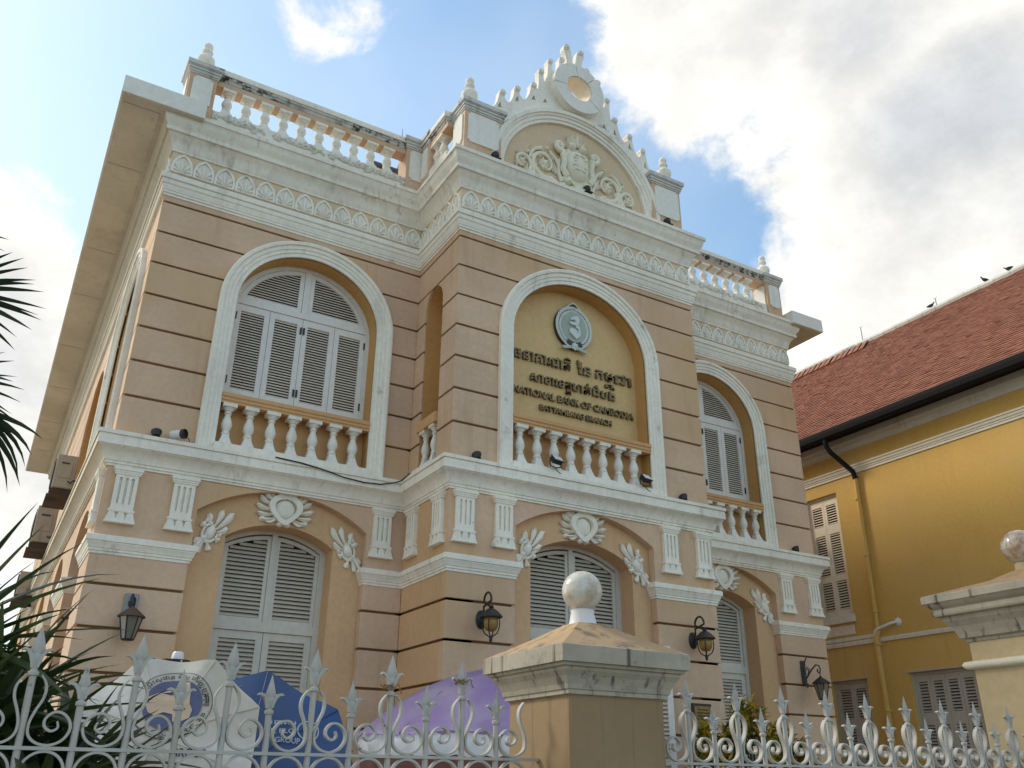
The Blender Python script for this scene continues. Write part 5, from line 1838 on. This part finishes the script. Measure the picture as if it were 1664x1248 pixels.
pl = thing('gate_pillar', (1.922, FYP, .1), 'ochre gate pillar with stained pyramid cap and white globe lamp, in the foreground', 'pillar')
cx, cy = 1.922, FYP
sq(MB(), [(.288, .1), (.288, 2.02)], cx, cy).build('shaft', 'pillar_paint', pl, bevel=.008)
sq(MB(), [(.288, 1.985), (.305, 1.99), (.305, 2.008), (.312, 2.012), (.318, 2.035), (.335, 2.07), (.355, 2.095), (.357, 2.108), (.372, 2.112), (.375, 2.125), (.393, 2.128), (.393, 2.206), (.38, 2.212)], cx, cy).build('cap', 'cap_stone', pl)
sq(MB(), [(.379, 2.2125), (.20, 2.305), (.078, 2.375), (.05, 2.376)], cx, cy).build('pyramid', 'cap_pyramid', pl)
gl_ = MB().lathe([(.082, 2.362), (.074, 2.385), (.062, 2.44), (.066, 2.452), (.05, 2.456)], c=(cx, cy, 0), n=24).build('lamp_neck', 'camera_white', pl, smooth=40)
MB().lathe([(.11 * math.sin(math.pi * i / 20) + .0005, 2.555 - .11 * math.cos(math.pi * i / 20)) for i in range(1, 20)], c=(cx, cy, 0), n=32).build('globe_lamp', 'lamp_globe', pl, smooth=80)

pr_ = thing('gate_pillar', (6.24, FYP, .1), 'tall cream gate pillar with deep moulded cap and rusty globe lamp at the right edge', 'pillar')
cx = 6.24
hb = .368
sq(MB(), [(hb, .1), (hb, 2.66)], cx, cy).build('shaft', 'pillar_cream', pr_, bevel=.008)
rg = MB()
sq(rg, [(hb, 2.425), (hb + .035, 2.432), (hb + .052, 2.45), (hb + .055, 2.465), (hb + .045, 2.485), (hb + .02, 2.492), (hb, 2.496)], cx, cy).build('astragal', 'yellow_trim', pr_, smooth=50)
sq(MB(), [(hb, 2.635), (hb + .012, 2.638), (hb + .012, 2.66), (hb + .04, 2.668), (hb + .05, 2.70), (hb + .075, 2.755), (hb + .11, 2.80), (hb + .115, 2.83), (hb + .158, 2.838), (hb + .164, 2.852), (hb + .164, 2.882), (hb + .15, 2.892), (hb + .175, 2.91), (hb + .20, 2.935), (hb + .209, 2.94), (hb + .209, 2.992), (hb + .2, 3.0)], cx, cy).build('cap', 'cap_stone', pr_)
sq(MB(), [(hb + .2, 3.001), (.2, 3.11), (.07, 3.18)], cx, cy).build('pyramid', 'cap_pyramid', pr_)
MB().lathe([(.075, 3.15), (.07, 3.19), (.065, 3.24), (.04, 3.245)], c=(cx, cy, 0), n=20).build('lamp_neck', 'pillar_cream', pr_, smooth=40)
MB().lathe([(.138 * math.sin(math.pi * i / 20) + .0005, 3.372 - .138 * math.cos(math.pi * i / 20)) for i in range(1, 20)], c=(cx, cy, 0), n=32).build('globe_lamp', 'rusty_globe', pr_, smooth=80)

# ------------------------------------------------------------------ fence
TALL_TIP, RAILZ = 2.14, 1.70
PITCH = .3725


def bar_mesh(top, tip, scale):
    """bar with collar, spear and two curled leaves; origin on the rail"""
    b = MB()
    b.lathe([(.0135, -.62), (.0135, top)], n=10)
    b.lathe([(.0135, top - .006), (.019, top - .003), (.0205, top + .004), (.019, top + .011), (.013, top + .014)], n=12)
    s = scale
    # throat
    b.lathe([(.0125, top + .012), (.012, top + .03 * s), (.016, top + .055 * s), (.019, top + .07 * s), (.012, top + .082 * s)], n=8, sy=.75)
    # spear: four-sided
    z0 = top + .072 * s
    b.lathe([(.010, z0 - .01), (.025 * s + .002, z0 + .02), (.020 * s, z0 + .05 * s), (.001, tip)], n=4, sy=.62)
    mp = lambda a, bb, d: (a, d, bb)
    for q in (-1, 1):
        pts = [(q * .010, top + .025 * s), (q * .013, top + .05 * s), (q * .020, top + .072 * s), (q * .032, top + .089 * s), (q * .046, top + .095 * s), (q * .057, top + .090 * s)]
        b.strap(pts, mp, .013, -.011, .011, taper=[.6, 1.0, 1.1, 1.0, .8, .35])
    return b.mesh('fence_bar', 'fence_paint', smooth=40)


TALL = bar_mesh(.262, .442, 1.0)
SHORT = bar_mesh(.160, .316, .82)


def cat(pts, n=5):
    out = []
    for i in range(len(pts) - 1):
        p0, p1, p2, p3 = pts[max(i - 1, 0)], pts[i], pts[i + 1], pts[min(i + 2, len(pts) - 1)]
        for k in range(n):
            t = k / n
            out.append(tuple(.5 * ((2 * p1[j]) + (-p0[j] + p2[j]) * t + (2 * p0[j] - 5 * p1[j] + 4 * p2[j] - p3[j]) * t * t + (-p0[j] + 3 * p1[j] - 3 * p2[j] + p3[j]) * t ** 3) for j in range(2)))
    return out + [pts[-1]]


scr = cat([(.026, .262), (.046, .235), (.053, .205), (.048, .172), (.030, .130), (.018, .085), (.024, .045), (.055, .019), (.100, .012), (.142, .030), (.163, .065), (.158, .098), (.132, .125), (.098, .130), (.072, .106), (.073, .078), (.098, .062), (.120, .075), (.114, .098)], 4)
tp = [.45 + .55 * min(1, i / 6) for i in range(len(scr))]
for i in range(8):
    tp[-1 - i] = .55 + .45 * i / 8
SCROLL = MB().strap(scr, FLAT, .0095, -.0135, .0135, taper=tp).mesh('scroll', 'fence_paint', smooth=35)
ring = [(.093 + .078 * math.cos(2 * math.pi * i / 28), -.088 + .078 * math.sin(2 * math.pi * i / 28)) for i in range(29)]
RING = MB().strap(ring, FLAT, .0095, -.0135, .0135).mesh('ring', 'fence_paint', smooth=35)


def fence(xs_tall, x0, x1, label, first_half=True, tail=None):
    t = thing('iron_fence', ((x0 + x1) / 2, FYP, .1), label, 'fence')
    MB().box(x0, x1, FYP - .016, FYP + .016, RAILZ - .0065, RAILZ + .0065).build('rail', 'fence_paint', t)
    MB().box(x0, x1, FYP - .016, FYP + .016, RAILZ - .19, RAILZ - .177).build('rail', 'fence_paint', t)
    MB().box(x0, x1, FYP - .10, FYP + .10, .1, 1.05).build('base_wall', 'pillar_paint', t, bevel=.01)
    for x in xs_tall:
        lean = random.uniform(-.8, .8)
        def at(dx, sx=1, rl=0.0):
            return TR(x + dx, FYP, RAILZ, 0, (sx, 1, 1)) @ Matrix.Rotation(R(rl), 4, 'Y')
        for me, nm, dx, sx, rl in ((TALL, 'bar', 0, 1, lean), (SHORT, 'bar', PITCH / 2, 1, random.uniform(-1, 1)), (SCROLL, 'scroll', 0, 1, random.uniform(-.7, .7)), (SCROLL, 'scroll', 0, -1, random.uniform(-.7, .7)), (RING, 'ring', 0, 1, 0), (RING, 'ring', PITCH / 2, 1, 0)):
            xx = x + dx
            if nm == 'bar' and not (x0 + .01 < xx < x1 - .01):
                continue
            if nm == 'scroll' and not (x0 - .02 < x + sx * .09 < x1):
                continue
            if nm == 'ring' and not (x0 < xx + .09 < x1):
                continue
            put(nm, me, t, at(dx, sx, rl))
    return t


fl = fence([-.655 + PITCH * i for i in range(-3, 6)], -2.0, 1.63, 'white scrolled iron fence with spear tops left of the foreground pillar')
put('scroll', SCROLL, fl, TR(-.655 + PITCH * 6 - .005, FYP, RAILZ, 0, (-1, 1, 1)))
fence([2.612 + PITCH * i for i in range(0, 9)], 2.215, 5.87, 'white scrolled iron fence with spear tops between the two gate pillars')
# bits of string tied to two of the spears
sg = MB()
for (x, z, s_) in ((.816 + .0, 1.99, 1), (1.19, 2.035, 2)):
    for kk in range(3):
        sg.tube([(x + .022 * math.cos(a / 2 + kk), FYP + .022 * math.sin(a / 2 + kk), z + kk * .008 + .004 * math.sin(a)) for a in range(14)], .0035, 4)
    sg.tube([(x + .02, FYP - .02, z), (x + .04, FYP - .03, z + .02), (x + .05, FYP - .03, z - .01), (x + .06, FYP - .025, z - .02)], .0035, 4)
    sg.tube([(x - .02, FYP - .02, z), (x - .05, FYP - .03, z + .01), (x - .045, FYP - .03, z + .018)], .0035, 4)
sgo = sg.build('string', 'string_tan', fl)

# ------------------------------------------------------------------ vendor umbrellas behind the fence
def tilted_umbrella(c, normal, rad, depth, mat, label, name='market_umbrella', roll=0.0, seg=8):
    """eight-sided canopy on a pole, tipped over so the outside faces the street; returns (thing, surface map)"""
    n = Vector(normal).normalized()
    upv = Vector((0, 0, 1)); rx = upv.cross(n).normalized(); ry = n.cross(rx)
    c = Vector(c)

    def h(u, v):
        q = (u * u + v * v) / (rad * rad)
        a = math.atan2(v, u) + roll
        fold = .040 * math.cos(seg * a) * min(1.0, q) + .006 * math.sin(23 * u + 9 * v) * math.sin(17 * v - 5 * u) * min(1.0, q * 2)
        return -depth * q + fold

    def surf(u, v, off):
        return tuple(c + rx * u + ry * v + n * (h(u, v) + off))
    t = thing(name, (c.x, c.y, .1), label, 'umbrella')
    vs, fs = [surf(0, 0, 0)], []
    rings, m = 8, seg * 6
    for k in range(1, rings + 1):
        for i in range(m):
            a = 2 * math.pi * i / m
            sect = (a + roll) % (2 * math.pi / seg) - math.pi / seg
            rr = rad * math.cos(math.pi / seg) / math.cos(sect) * k / rings
            vs.append(surf(rr * math.cos(a), rr * math.sin(a), 0))
    for i in range(m):
        fs.append((0, 1 + i, 1 + (i + 1) % m))
    for k in range(rings - 1):
        for i in range(m):
            a, b = 1 + k * m + i, 1 + k * m + (i + 1) % m
            fs.append((a, b, b + m, a + m))
    MB().add(vs, fs).build('canopy', mat, t, recalc=False, smooth=60)
    for k in range(seg):
        a = 2 * math.pi * k / seg - roll
        MB().tube([surf(rad * .985 * j / 10 * math.cos(a), rad * .985 * j / 10 * math.sin(a), .004) for j in range(11)], .006, 5).build('seam', mat, t)
    rbs = MB()
    for k in range(seg):
        a = 2 * math.pi * (k + .5) / seg - roll
        rbs.tube([surf(r * math.cos(a), r * math.sin(a), -.02) for r in (0, rad * .33, rad * .66, rad * .97)], .008, 5)
    rbs.build('ribs', 'pole_metal', t)
    foot = c - n * 1.0
    MB().tube([tuple(c + n * .03), tuple(c - n * .75), (c.x - n.x * .95, c.y - n.y * .95, 1.2), (c.x - n.x * .95, c.y - n.y * .95, .1)], .02, 8).build('pole', 'pole_metal', t)
    return t, surf


def decal(t, surf, body, u0, u1, v0, hgt, mat, name='lettering', off=.014, arcp=None):
    """flat print on a canopy; arcp = (cu, cv, radius, start angle, span) bends the line into a ring"""
    me = text_mesh(body, 0.0, .012)
    xs = [v.co.x for v in me.vertices]; lo, hi = min(xs), max(xs)
    capm = text_mesh('N', 0.0, 0); cap = max(v.co.y for v in capm.vertices); bpy.data.meshes.remove(capm)
    def pos(co):
        if arcp:
            cu, cv, rr, a0, span = arcp
            a = R(a0 + span * (co.x - lo) / (hi - lo)); q = rr + co.y / cap * hgt * (1 if span < 0 else -1)
            return surf(cu + q * math.cos(a), cv + q * math.sin(a), off)
        return surf(u0 + (co.x - lo) / (hi - lo) * (u1 - u0), v0 + co.y / cap * hgt, off)
    for co, fs in islands(me):
        MB().add([pos(c_) for c_ in co], fs).build('letter', mat, t, recalc=False)
    bpy.data.meshes.remove(me)


def disc(t, surf, cu, cv, r0, r1, mat, off, name='print'):
    vs, fs = [], []
    n = 48
    rr = [r0 + (r1 - r0) * k / 4 for k in range(5)]
    for r_ in rr:
        for i in range(n):
            vs.append(surf(cu + r_ * math.cos(2 * math.pi * i / n), cv + r_ * math.sin(2 * math.pi * i / n), off))
    for k in range(4):
        for i in range(n):
            i2 = (i + 1) % n
            fs.append((k * n + i, k * n + i2, (k + 1) * n + i2, (k + 1) * n + i))
    return MB().add(vs, fs).build(name, mat, t, recalc=False)


def poly_print(t, surf, pts, mat, off, name='print'):
    tr = tessellate_polygon([[Vector((p[0], p[1], 0)) for p in pts]])
    return MB().add([surf(p[0], p[1], off) for p in pts], [tuple(x) for x in tr]).build(name, mat, t, recalc=False)


wu, ws = tilted_umbrella((.50, -3.5, 1.90), (-.30, -.86, .40), .76, .10, 'white_vinyl', 'white vinyl umbrella with a round blue and peach emblem, tipped towards the fence', roll=R(22.5))
LU, LV = .03, .27
disc(wu, ws, LU, LV, .0005, .225, 'logo_blue', .012, 'emblem_disc')
disc(wu, ws, LU, LV, .298, .304, 'print_black', .012, 'emblem_outline')
poly_print(wu, ws, [(LU + a, LV + b) for a, b in [(-.20, -.02), (-.19, .05), (-.12, .09), (-.02, .07), (.03, .10), (.05, .19), (.10, .19), (.12, .10), (.13, .0), (.16, -.05), (.15, -.12), (.10, -.15), (.03, -.16), (.02, -.10), (-.05, -.08), (-.12, -.11), (-.17, -.08)]], 'logo_peach', .020, 'emblem_figure')
poly_print(wu, ws, [(LU + a, LV + b) for a, b in [(-.10, .085), (0, .105), (.02, .12), (.0, .135), (-.02, .125), (-.05, .115)]], 'logo_peach', .022, 'emblem_figure')
decal(wu, ws, 'គ្រឹះស្ថាន មីក្រូ ហិរញ្ញវត្ថុ', 0, 0, 0, .036, 'print_black', arcp=(LU, LV, .243, 150, -150))
decal(wu, ws, 'PLC.', 0, 0, 0, .034, 'print_black', arcp=(LU, LV, .285, 296, 26))
for s_ in (-1, 1):
    for k in range(4):
        a = R(s_ * (10 + 4.5 * k) - 4)
        lf = MB()
        for q in (-1, 1):
            aa = a + math.pi / 2 * s_ + q * .6
            u, v = LU + .262 * math.cos(a), LV + .262 * math.sin(a)
            lf.add([ws(u, v, .008), ws(u + .018 * math.cos(aa - .3), v + .018 * math.sin(aa - .3), .008), ws(u + .032 * math.cos(aa), v + .032 * math.sin(aa), .008), ws(u + .018 * math.cos(aa + .3), v + .018 * math.sin(aa + .3), .008)], [(0, 1, 2, 3)])
        lf.build('print', 'print_black', wu, recalc=False)
decal(wu, ws, 'GROUP', .10, .36, -.16, .062, 'print_black')
# pole top knob showing above the canopy
kt = thing('umbrella_cap', (.62, -2.9, .1), 'white pole cap on a dark flange just above the white umbrella', 'pole')
MB().lathe([(.13, 2.520), (.13, 2.532), (.02, 2.536)], c=(.62, -2.9, 0), n=16).build('flange', 'black_iron', kt)
MB().lathe([(.055, 2.535), (.048, 2.59), (.035, 2.605), (.01, 2.608)], c=(.64, -2.9, 0), n=14).build('knob', 'camera_white', kt, smooth=40)
MB().tube([(.62, -2.9, .1), (.62, -2.9, 2.52)], .02, 8).build('pole', 'pole_metal', kt)

bu, bs = tilted_umbrella((1.30, -3.0, 1.72), (-.18, -.84, .50), 1.02, .13, 'blue_vinyl', 'blue vinyl umbrella with white bank lettering behind the white umbrella', roll=R(8))
decal(bu, bs, 'ធនាគារ', .16, .42, .40, .05, 'print_white')
decal(bu, bs, 'NK PLC.', .14, .42, .305, .048, 'print_white')
decal(bu, bs, 'GROUP', .24, .46, .21, .05, 'print_white')
disc(bu, bs, .53, .35, .088, .10, 'print_white', .007, 'emblem_ring')
disc(bu, bs, .53, .35, .0005, .045, 'logo_peach', .007, 'emblem_disc')

# purple upright umbrella, seen from below its rim
pu = thing('market_umbrella', (3.86, -3.0, .1), 'translucent purple umbrella with silver flap, standing behind the foreground pillar', 'umbrella')
PXc, PYc = 3.86, -3.0
vs, fs = [], []
m, rings = 48, 9
for k in range(rings + 1):
    t_ = k / rings
    for i in range(m):
        a = 2 * math.pi * i / m
        rr = 1.50 * t_ * (1 + .012 * math.cos(8 * a) * t_)
        zz = 2.66 - .66 * t_ ** 2.0 - .03 * t_ * (1 - math.cos(8 * a)) * .5
        vs.append((PXc + rr * math.cos(a), PYc + rr * math.sin(a) * .9, zz))
for k in range(rings):
    for i in range(m):
        i2 = (i + 1) % m
        fs.append((k * m + i, k * m + i2, (k + 1) * m + i2, (k + 1) * m + i))
MB().add(vs, fs).build('canopy', 'purple_canopy', pu, recalc=False, smooth=60)
vs, fs = [], []
for i in range(41):
    a = R(168 + 100 * i / 40)
    for zz, q in ((1.975 + .012 * math.sin(i * 2.3), 1.0), (1.90, 1.012 + .01 * math.sin(i * 1.1)), (1.80 + .012 * math.sin(i * 1.7), .995)):
        vs.append((PXc + 1.46 * q * math.cos(a), PYc + 1.46 * .9 * q * math.sin(a), zz))
for i in range(40):
    for j in range(2):
        fs.append((i * 3 + j, i * 3 + j + 1, i * 3 + j + 4, i * 3 + j + 3))
MB().add(vs, fs).build('silver_flap', 'silver_vinyl', pu, recalc=False, smooth=60)
vs = []
for i in range(41):
    a = R(168 + 100 * i / 40)
    for zz, q in ((1.80 + .012 * math.sin(i * 1.7), .99), (1.66, .985), (1.50, .98)):
        vs.append((PXc + 1.46 * q * math.cos(a), PYc + 1.46 * .9 * q * math.sin(a), zz))
MB().add(vs, fs).build('lower_flap', 'maroon_cloth', pu, recalc=False, smooth=60)
MB().tube([(PXc, PYc, .1), (PXc, PYc, 2.70)], .022, 8).build('pole', 'pole_metal', pu)
rbs = MB()
for k in range(8):
    a = 2 * math.pi * (k + .5) / 8
    rbs.tube([(PXc + 1.48 * t_ * math.cos(a), PYc + 1.48 * .9 * t_ * math.sin(a), 2.64 - .66 * t_ * t_) for t_ in (0, .33, .66, 1)], .008, 5)
rbs.build('ribs', 'pole_metal', pu)


# ------------------------------------------------------------------ plants
def blade(p0, d0, L, w, droop, fold=.25, n=8, twist=0.0):
    """long strap leaf arching under its own weight"""
    p = Vector(p0); d = Vector(d0).normalized()
    vs, fs = [], []
    side = d.cross(Vector((0, 0, 1)))
    side = side.normalized() if side.length > .05 else Vector((1, 0, 0))
    for i in range(n + 1):
        t = i / n
        ww = w * (1 - t ** 2.2) * (.55 + .45 * min(1, t * 4)) + .001
        nrm = side.cross(d).normalized()
        s2 = (side * math.cos(twist * t) + nrm * math.sin(twist * t))
        up_ = nrm * fold * ww
        vs += [tuple(p - s2 * ww / 2 + up_), tuple(p), tuple(p + s2 * ww / 2 + up_)]
        d = (d + Vector((0, 0, -droop * (t + .15)))).normalized()
        p = p + d * (L / n)
    for i in range(n):
        for j in range(2):
            a = i * 3 + j
            fs.append((a, a + 1, a + 4, a + 3))
    return MB().add(vs, fs)


def screwpine(x, y, z, nleaf, L, label, seed):
    rnd = random.Random(seed)
    t = thing('screw_pine', (x, y, .1), label, 'plant', 'strap-leaved plants behind the left fence')
    MB().tube([(x + .03, y, .1), (x, y + .02, z * .5), (x, y, z)], .045, 8, taper=[1.2, 1, .8]).build('stem', 'bark', t)
    for i in range(nleaf):
        a = i * 2.39996 + rnd.uniform(-.2, .2)
        el = R(64 - 84 * (i / nleaf) + rnd.uniform(-8, 8))
        d = (math.cos(a) * math.cos(el), math.sin(a) * math.cos(el), math.sin(el))
        l = L * rnd.uniform(.75, 1.15)
        q = .03
        blade((x + d[0] * q, y + d[1] * q, z + rnd.uniform(-.10, .06)), d, l, rnd.uniform(.052, .078), rnd.uniform(.04, .15), rnd.uniform(.15, .4), 8, rnd.uniform(-.5, .5)).build('leaf', 'blade_leaf', t, recalc=False, smooth=60)
    return t


screwpine(-1.06, -6.45, 2.08, 44, .80, 'dark green strap-leaved plant at the left edge behind the fence, its blades highest', 3)
screwpine(-.78, -6.62, 1.80, 46, .62, 'strap-leaved plant behind the fence, second from the left edge', 5)
screwpine(-.42, -6.45, 1.58, 46, .56, 'strap-leaved plant behind the fence, in front of the white umbrella', 8)
screwpine(-1.12, -6.0, 1.98, 40, .72, 'strap-leaved plant at the left edge, farther back than the others', 11)
screwpine(-.72, -5.9, 1.85, 42, .66, 'strap-leaved plant behind the others, under the broken lantern', 14)
screwpine(-.95, -6.78, 1.66, 40, .58, 'low strap-leaved plant closest to the fence at the left edge', 17)
screwpine(-.52, -6.80, 1.44, 40, .52, 'low strap-leaved plant close to the fence below the white umbrella emblem', 19)
screwpine(-.70, -6.35, 1.62, 46, .60, 'strap-leaved plant in the middle of the clump behind the fence', 23)
screwpine(-1.0, -6.2, 1.72, 46, .62, 'strap-leaved plant at the left edge, in the middle of the clump', 27)
screwpine(-.30, -6.15, 1.50, 44, .50, 'rightmost strap-leaved plant of the clump, behind the third spear', 31)
screwpine(-.62, -6.0, 1.62, 46, .60, 'strap-leaved plant at the back of the clump, left of the white umbrella', 37)
screwpine(-1.02, -6.65, 1.86, 46, .60, 'strap-leaved plant at the left edge, directly under the highest blades', 41)
screwpine(-.78, -6.5, 1.50, 46, .55, 'short strap-leaved plant in the thick of the clump by the first spear', 43)


def fan_palm(x, y, z, label):
    t = thing('fan_palm', (x, y, .1), label, 'palm')
    tr_ = MB().tube([(x - .1, y + .1, .1), (x - .05, y + .05, 2.2), (x, y, z)], .11, 10, taper=[1.25, 1, .9])
    tr_.build('trunk', 'bark', t)
    rnd = random.Random(21)

    def fan(hub, axis, rad, n=26, spread=250, droop=.05, leafn=None):
        """one fan leaf: stalk plus radiating folded segments"""
        hub = Vector(hub); ax = Vector(axis).normalized()
        sd_ = ax.cross(Vector((0.25, -1, .15))).normalized(); nz = sd_.cross(ax)
        lf = MB()
        lf.tube([(x, y, z), tuple((Vector((x, y, z)) + hub) / 2 + Vector((0, 0, .12))), tuple(hub)], .012, 6)
        for i in range(n):
            a = R(-spread / 2 + spread * i / (n - 1) + rnd.uniform(-2, 2))
            d = ax * math.cos(a) + sd_ * math.sin(a)
            l = rad * (1 - .25 * abs(a) / R(spread / 2)) * rnd.uniform(.9, 1.05)
            b = blade(tuple(hub), tuple(d + nz * rnd.uniform(-.12, .12)), l, rad * .115, droop * rnd.uniform(.5, 1.8), .45, 6, rnd.uniform(-.4, .4))
            lf.add(b.v, b.f)
        lf.build('frond', 'palm_leaf', t, recalc=False, smooth=60)
    fan((-1.62, -4.5, 4.72), (1, -.1, .05), .66, 30, 230, .03)
    fan((-1.55, -4.35, 4.12), (.9, .1, -.15), .60, 26, 200, .06)
    fan((-1.42, -4.5, 3.62), (.55, -.1, -.9), .62, 18, 120, .22)
    fan((-1.35, -4.4, 3.25), (.45, .1, -.9), .55, 14, 110, .30)
    fan((-1.30, -4.45, 3.9), (.5, -.1, -.8), .7, 16, 130, .25)
    fan((-1.30, -4.5, 2.95), (.4, .1, -.9), .5, 14, 120, .3)
    fan((-2.3, -4.6, 4.9), (-.8, -.2, .3), .7, 26, 230, .05)
    fan((-1.9, -4.2, 5.3), (-.1, .3, 1), .7, 26, 230, .05)
    return t


fan_palm(-1.95, -4.45, 4.45, 'fan palm reaching in from the left edge of the picture')


def shrub(x, y, z0, z1, rad, n, label):
    rnd = random.Random(int(x * 100))
    t = thing('croton_shrub', (x, y, .1), label, 'shrub', 'croton shrubs below the right windows')
    st_ = MB()
    lv = MB()
    tips = []
    for i in range(34):
        a = rnd.uniform(0, 2 * math.pi); r_ = rad * math.sqrt(rnd.random()); zz = z0 + (z1 - z0) * (1 - (r_ / rad) ** 2 * .55) * rnd.uniform(.72, 1.0)
        tip = Vector((x + r_ * math.cos(a), y + r_ * math.sin(a), zz)); tips.append(tip)
        st_.tube([(x + .1 * math.cos(a), y + .1 * math.sin(a), .1), (x + r_ * .6 * math.cos(a), y + r_ * .6 * math.sin(a), (zz + .1) * .55), tuple(tip)], .010, 5)
        for k in range(n):
            b_ = k * 2.4; up_ = rnd.uniform(.0, .95)
            p = tip + Vector((0, 0, -.34 * (k / n)))
            d = (math.cos(b_) * (1 - .5 * up_), math.sin(b_) * (1 - .5 * up_), up_)
            q = blade(tuple(p), d, rnd.uniform(.11, .19), rnd.uniform(.045, .065), .12, .2, 3)
            lv.add(q.v, q.f)
    st_.build('stems', 'bark', t)
    lv.build('crown', 'croton_leaf', t, recalc=False)
    return t


shrub(7.45, -2.75, 1.4, 2.62, .42, 26, 'tall yellow-green croton shrub in front of the right window')
shrub(8.15, -2.6, 1.3, 2.36, .36, 24, 'lower dark croton shrub beside the taller yellow one, to its right')
shrub(6.85, -2.7, 1.3, 2.30, .32, 24, 'low croton shrub at the left of the tall yellow one')
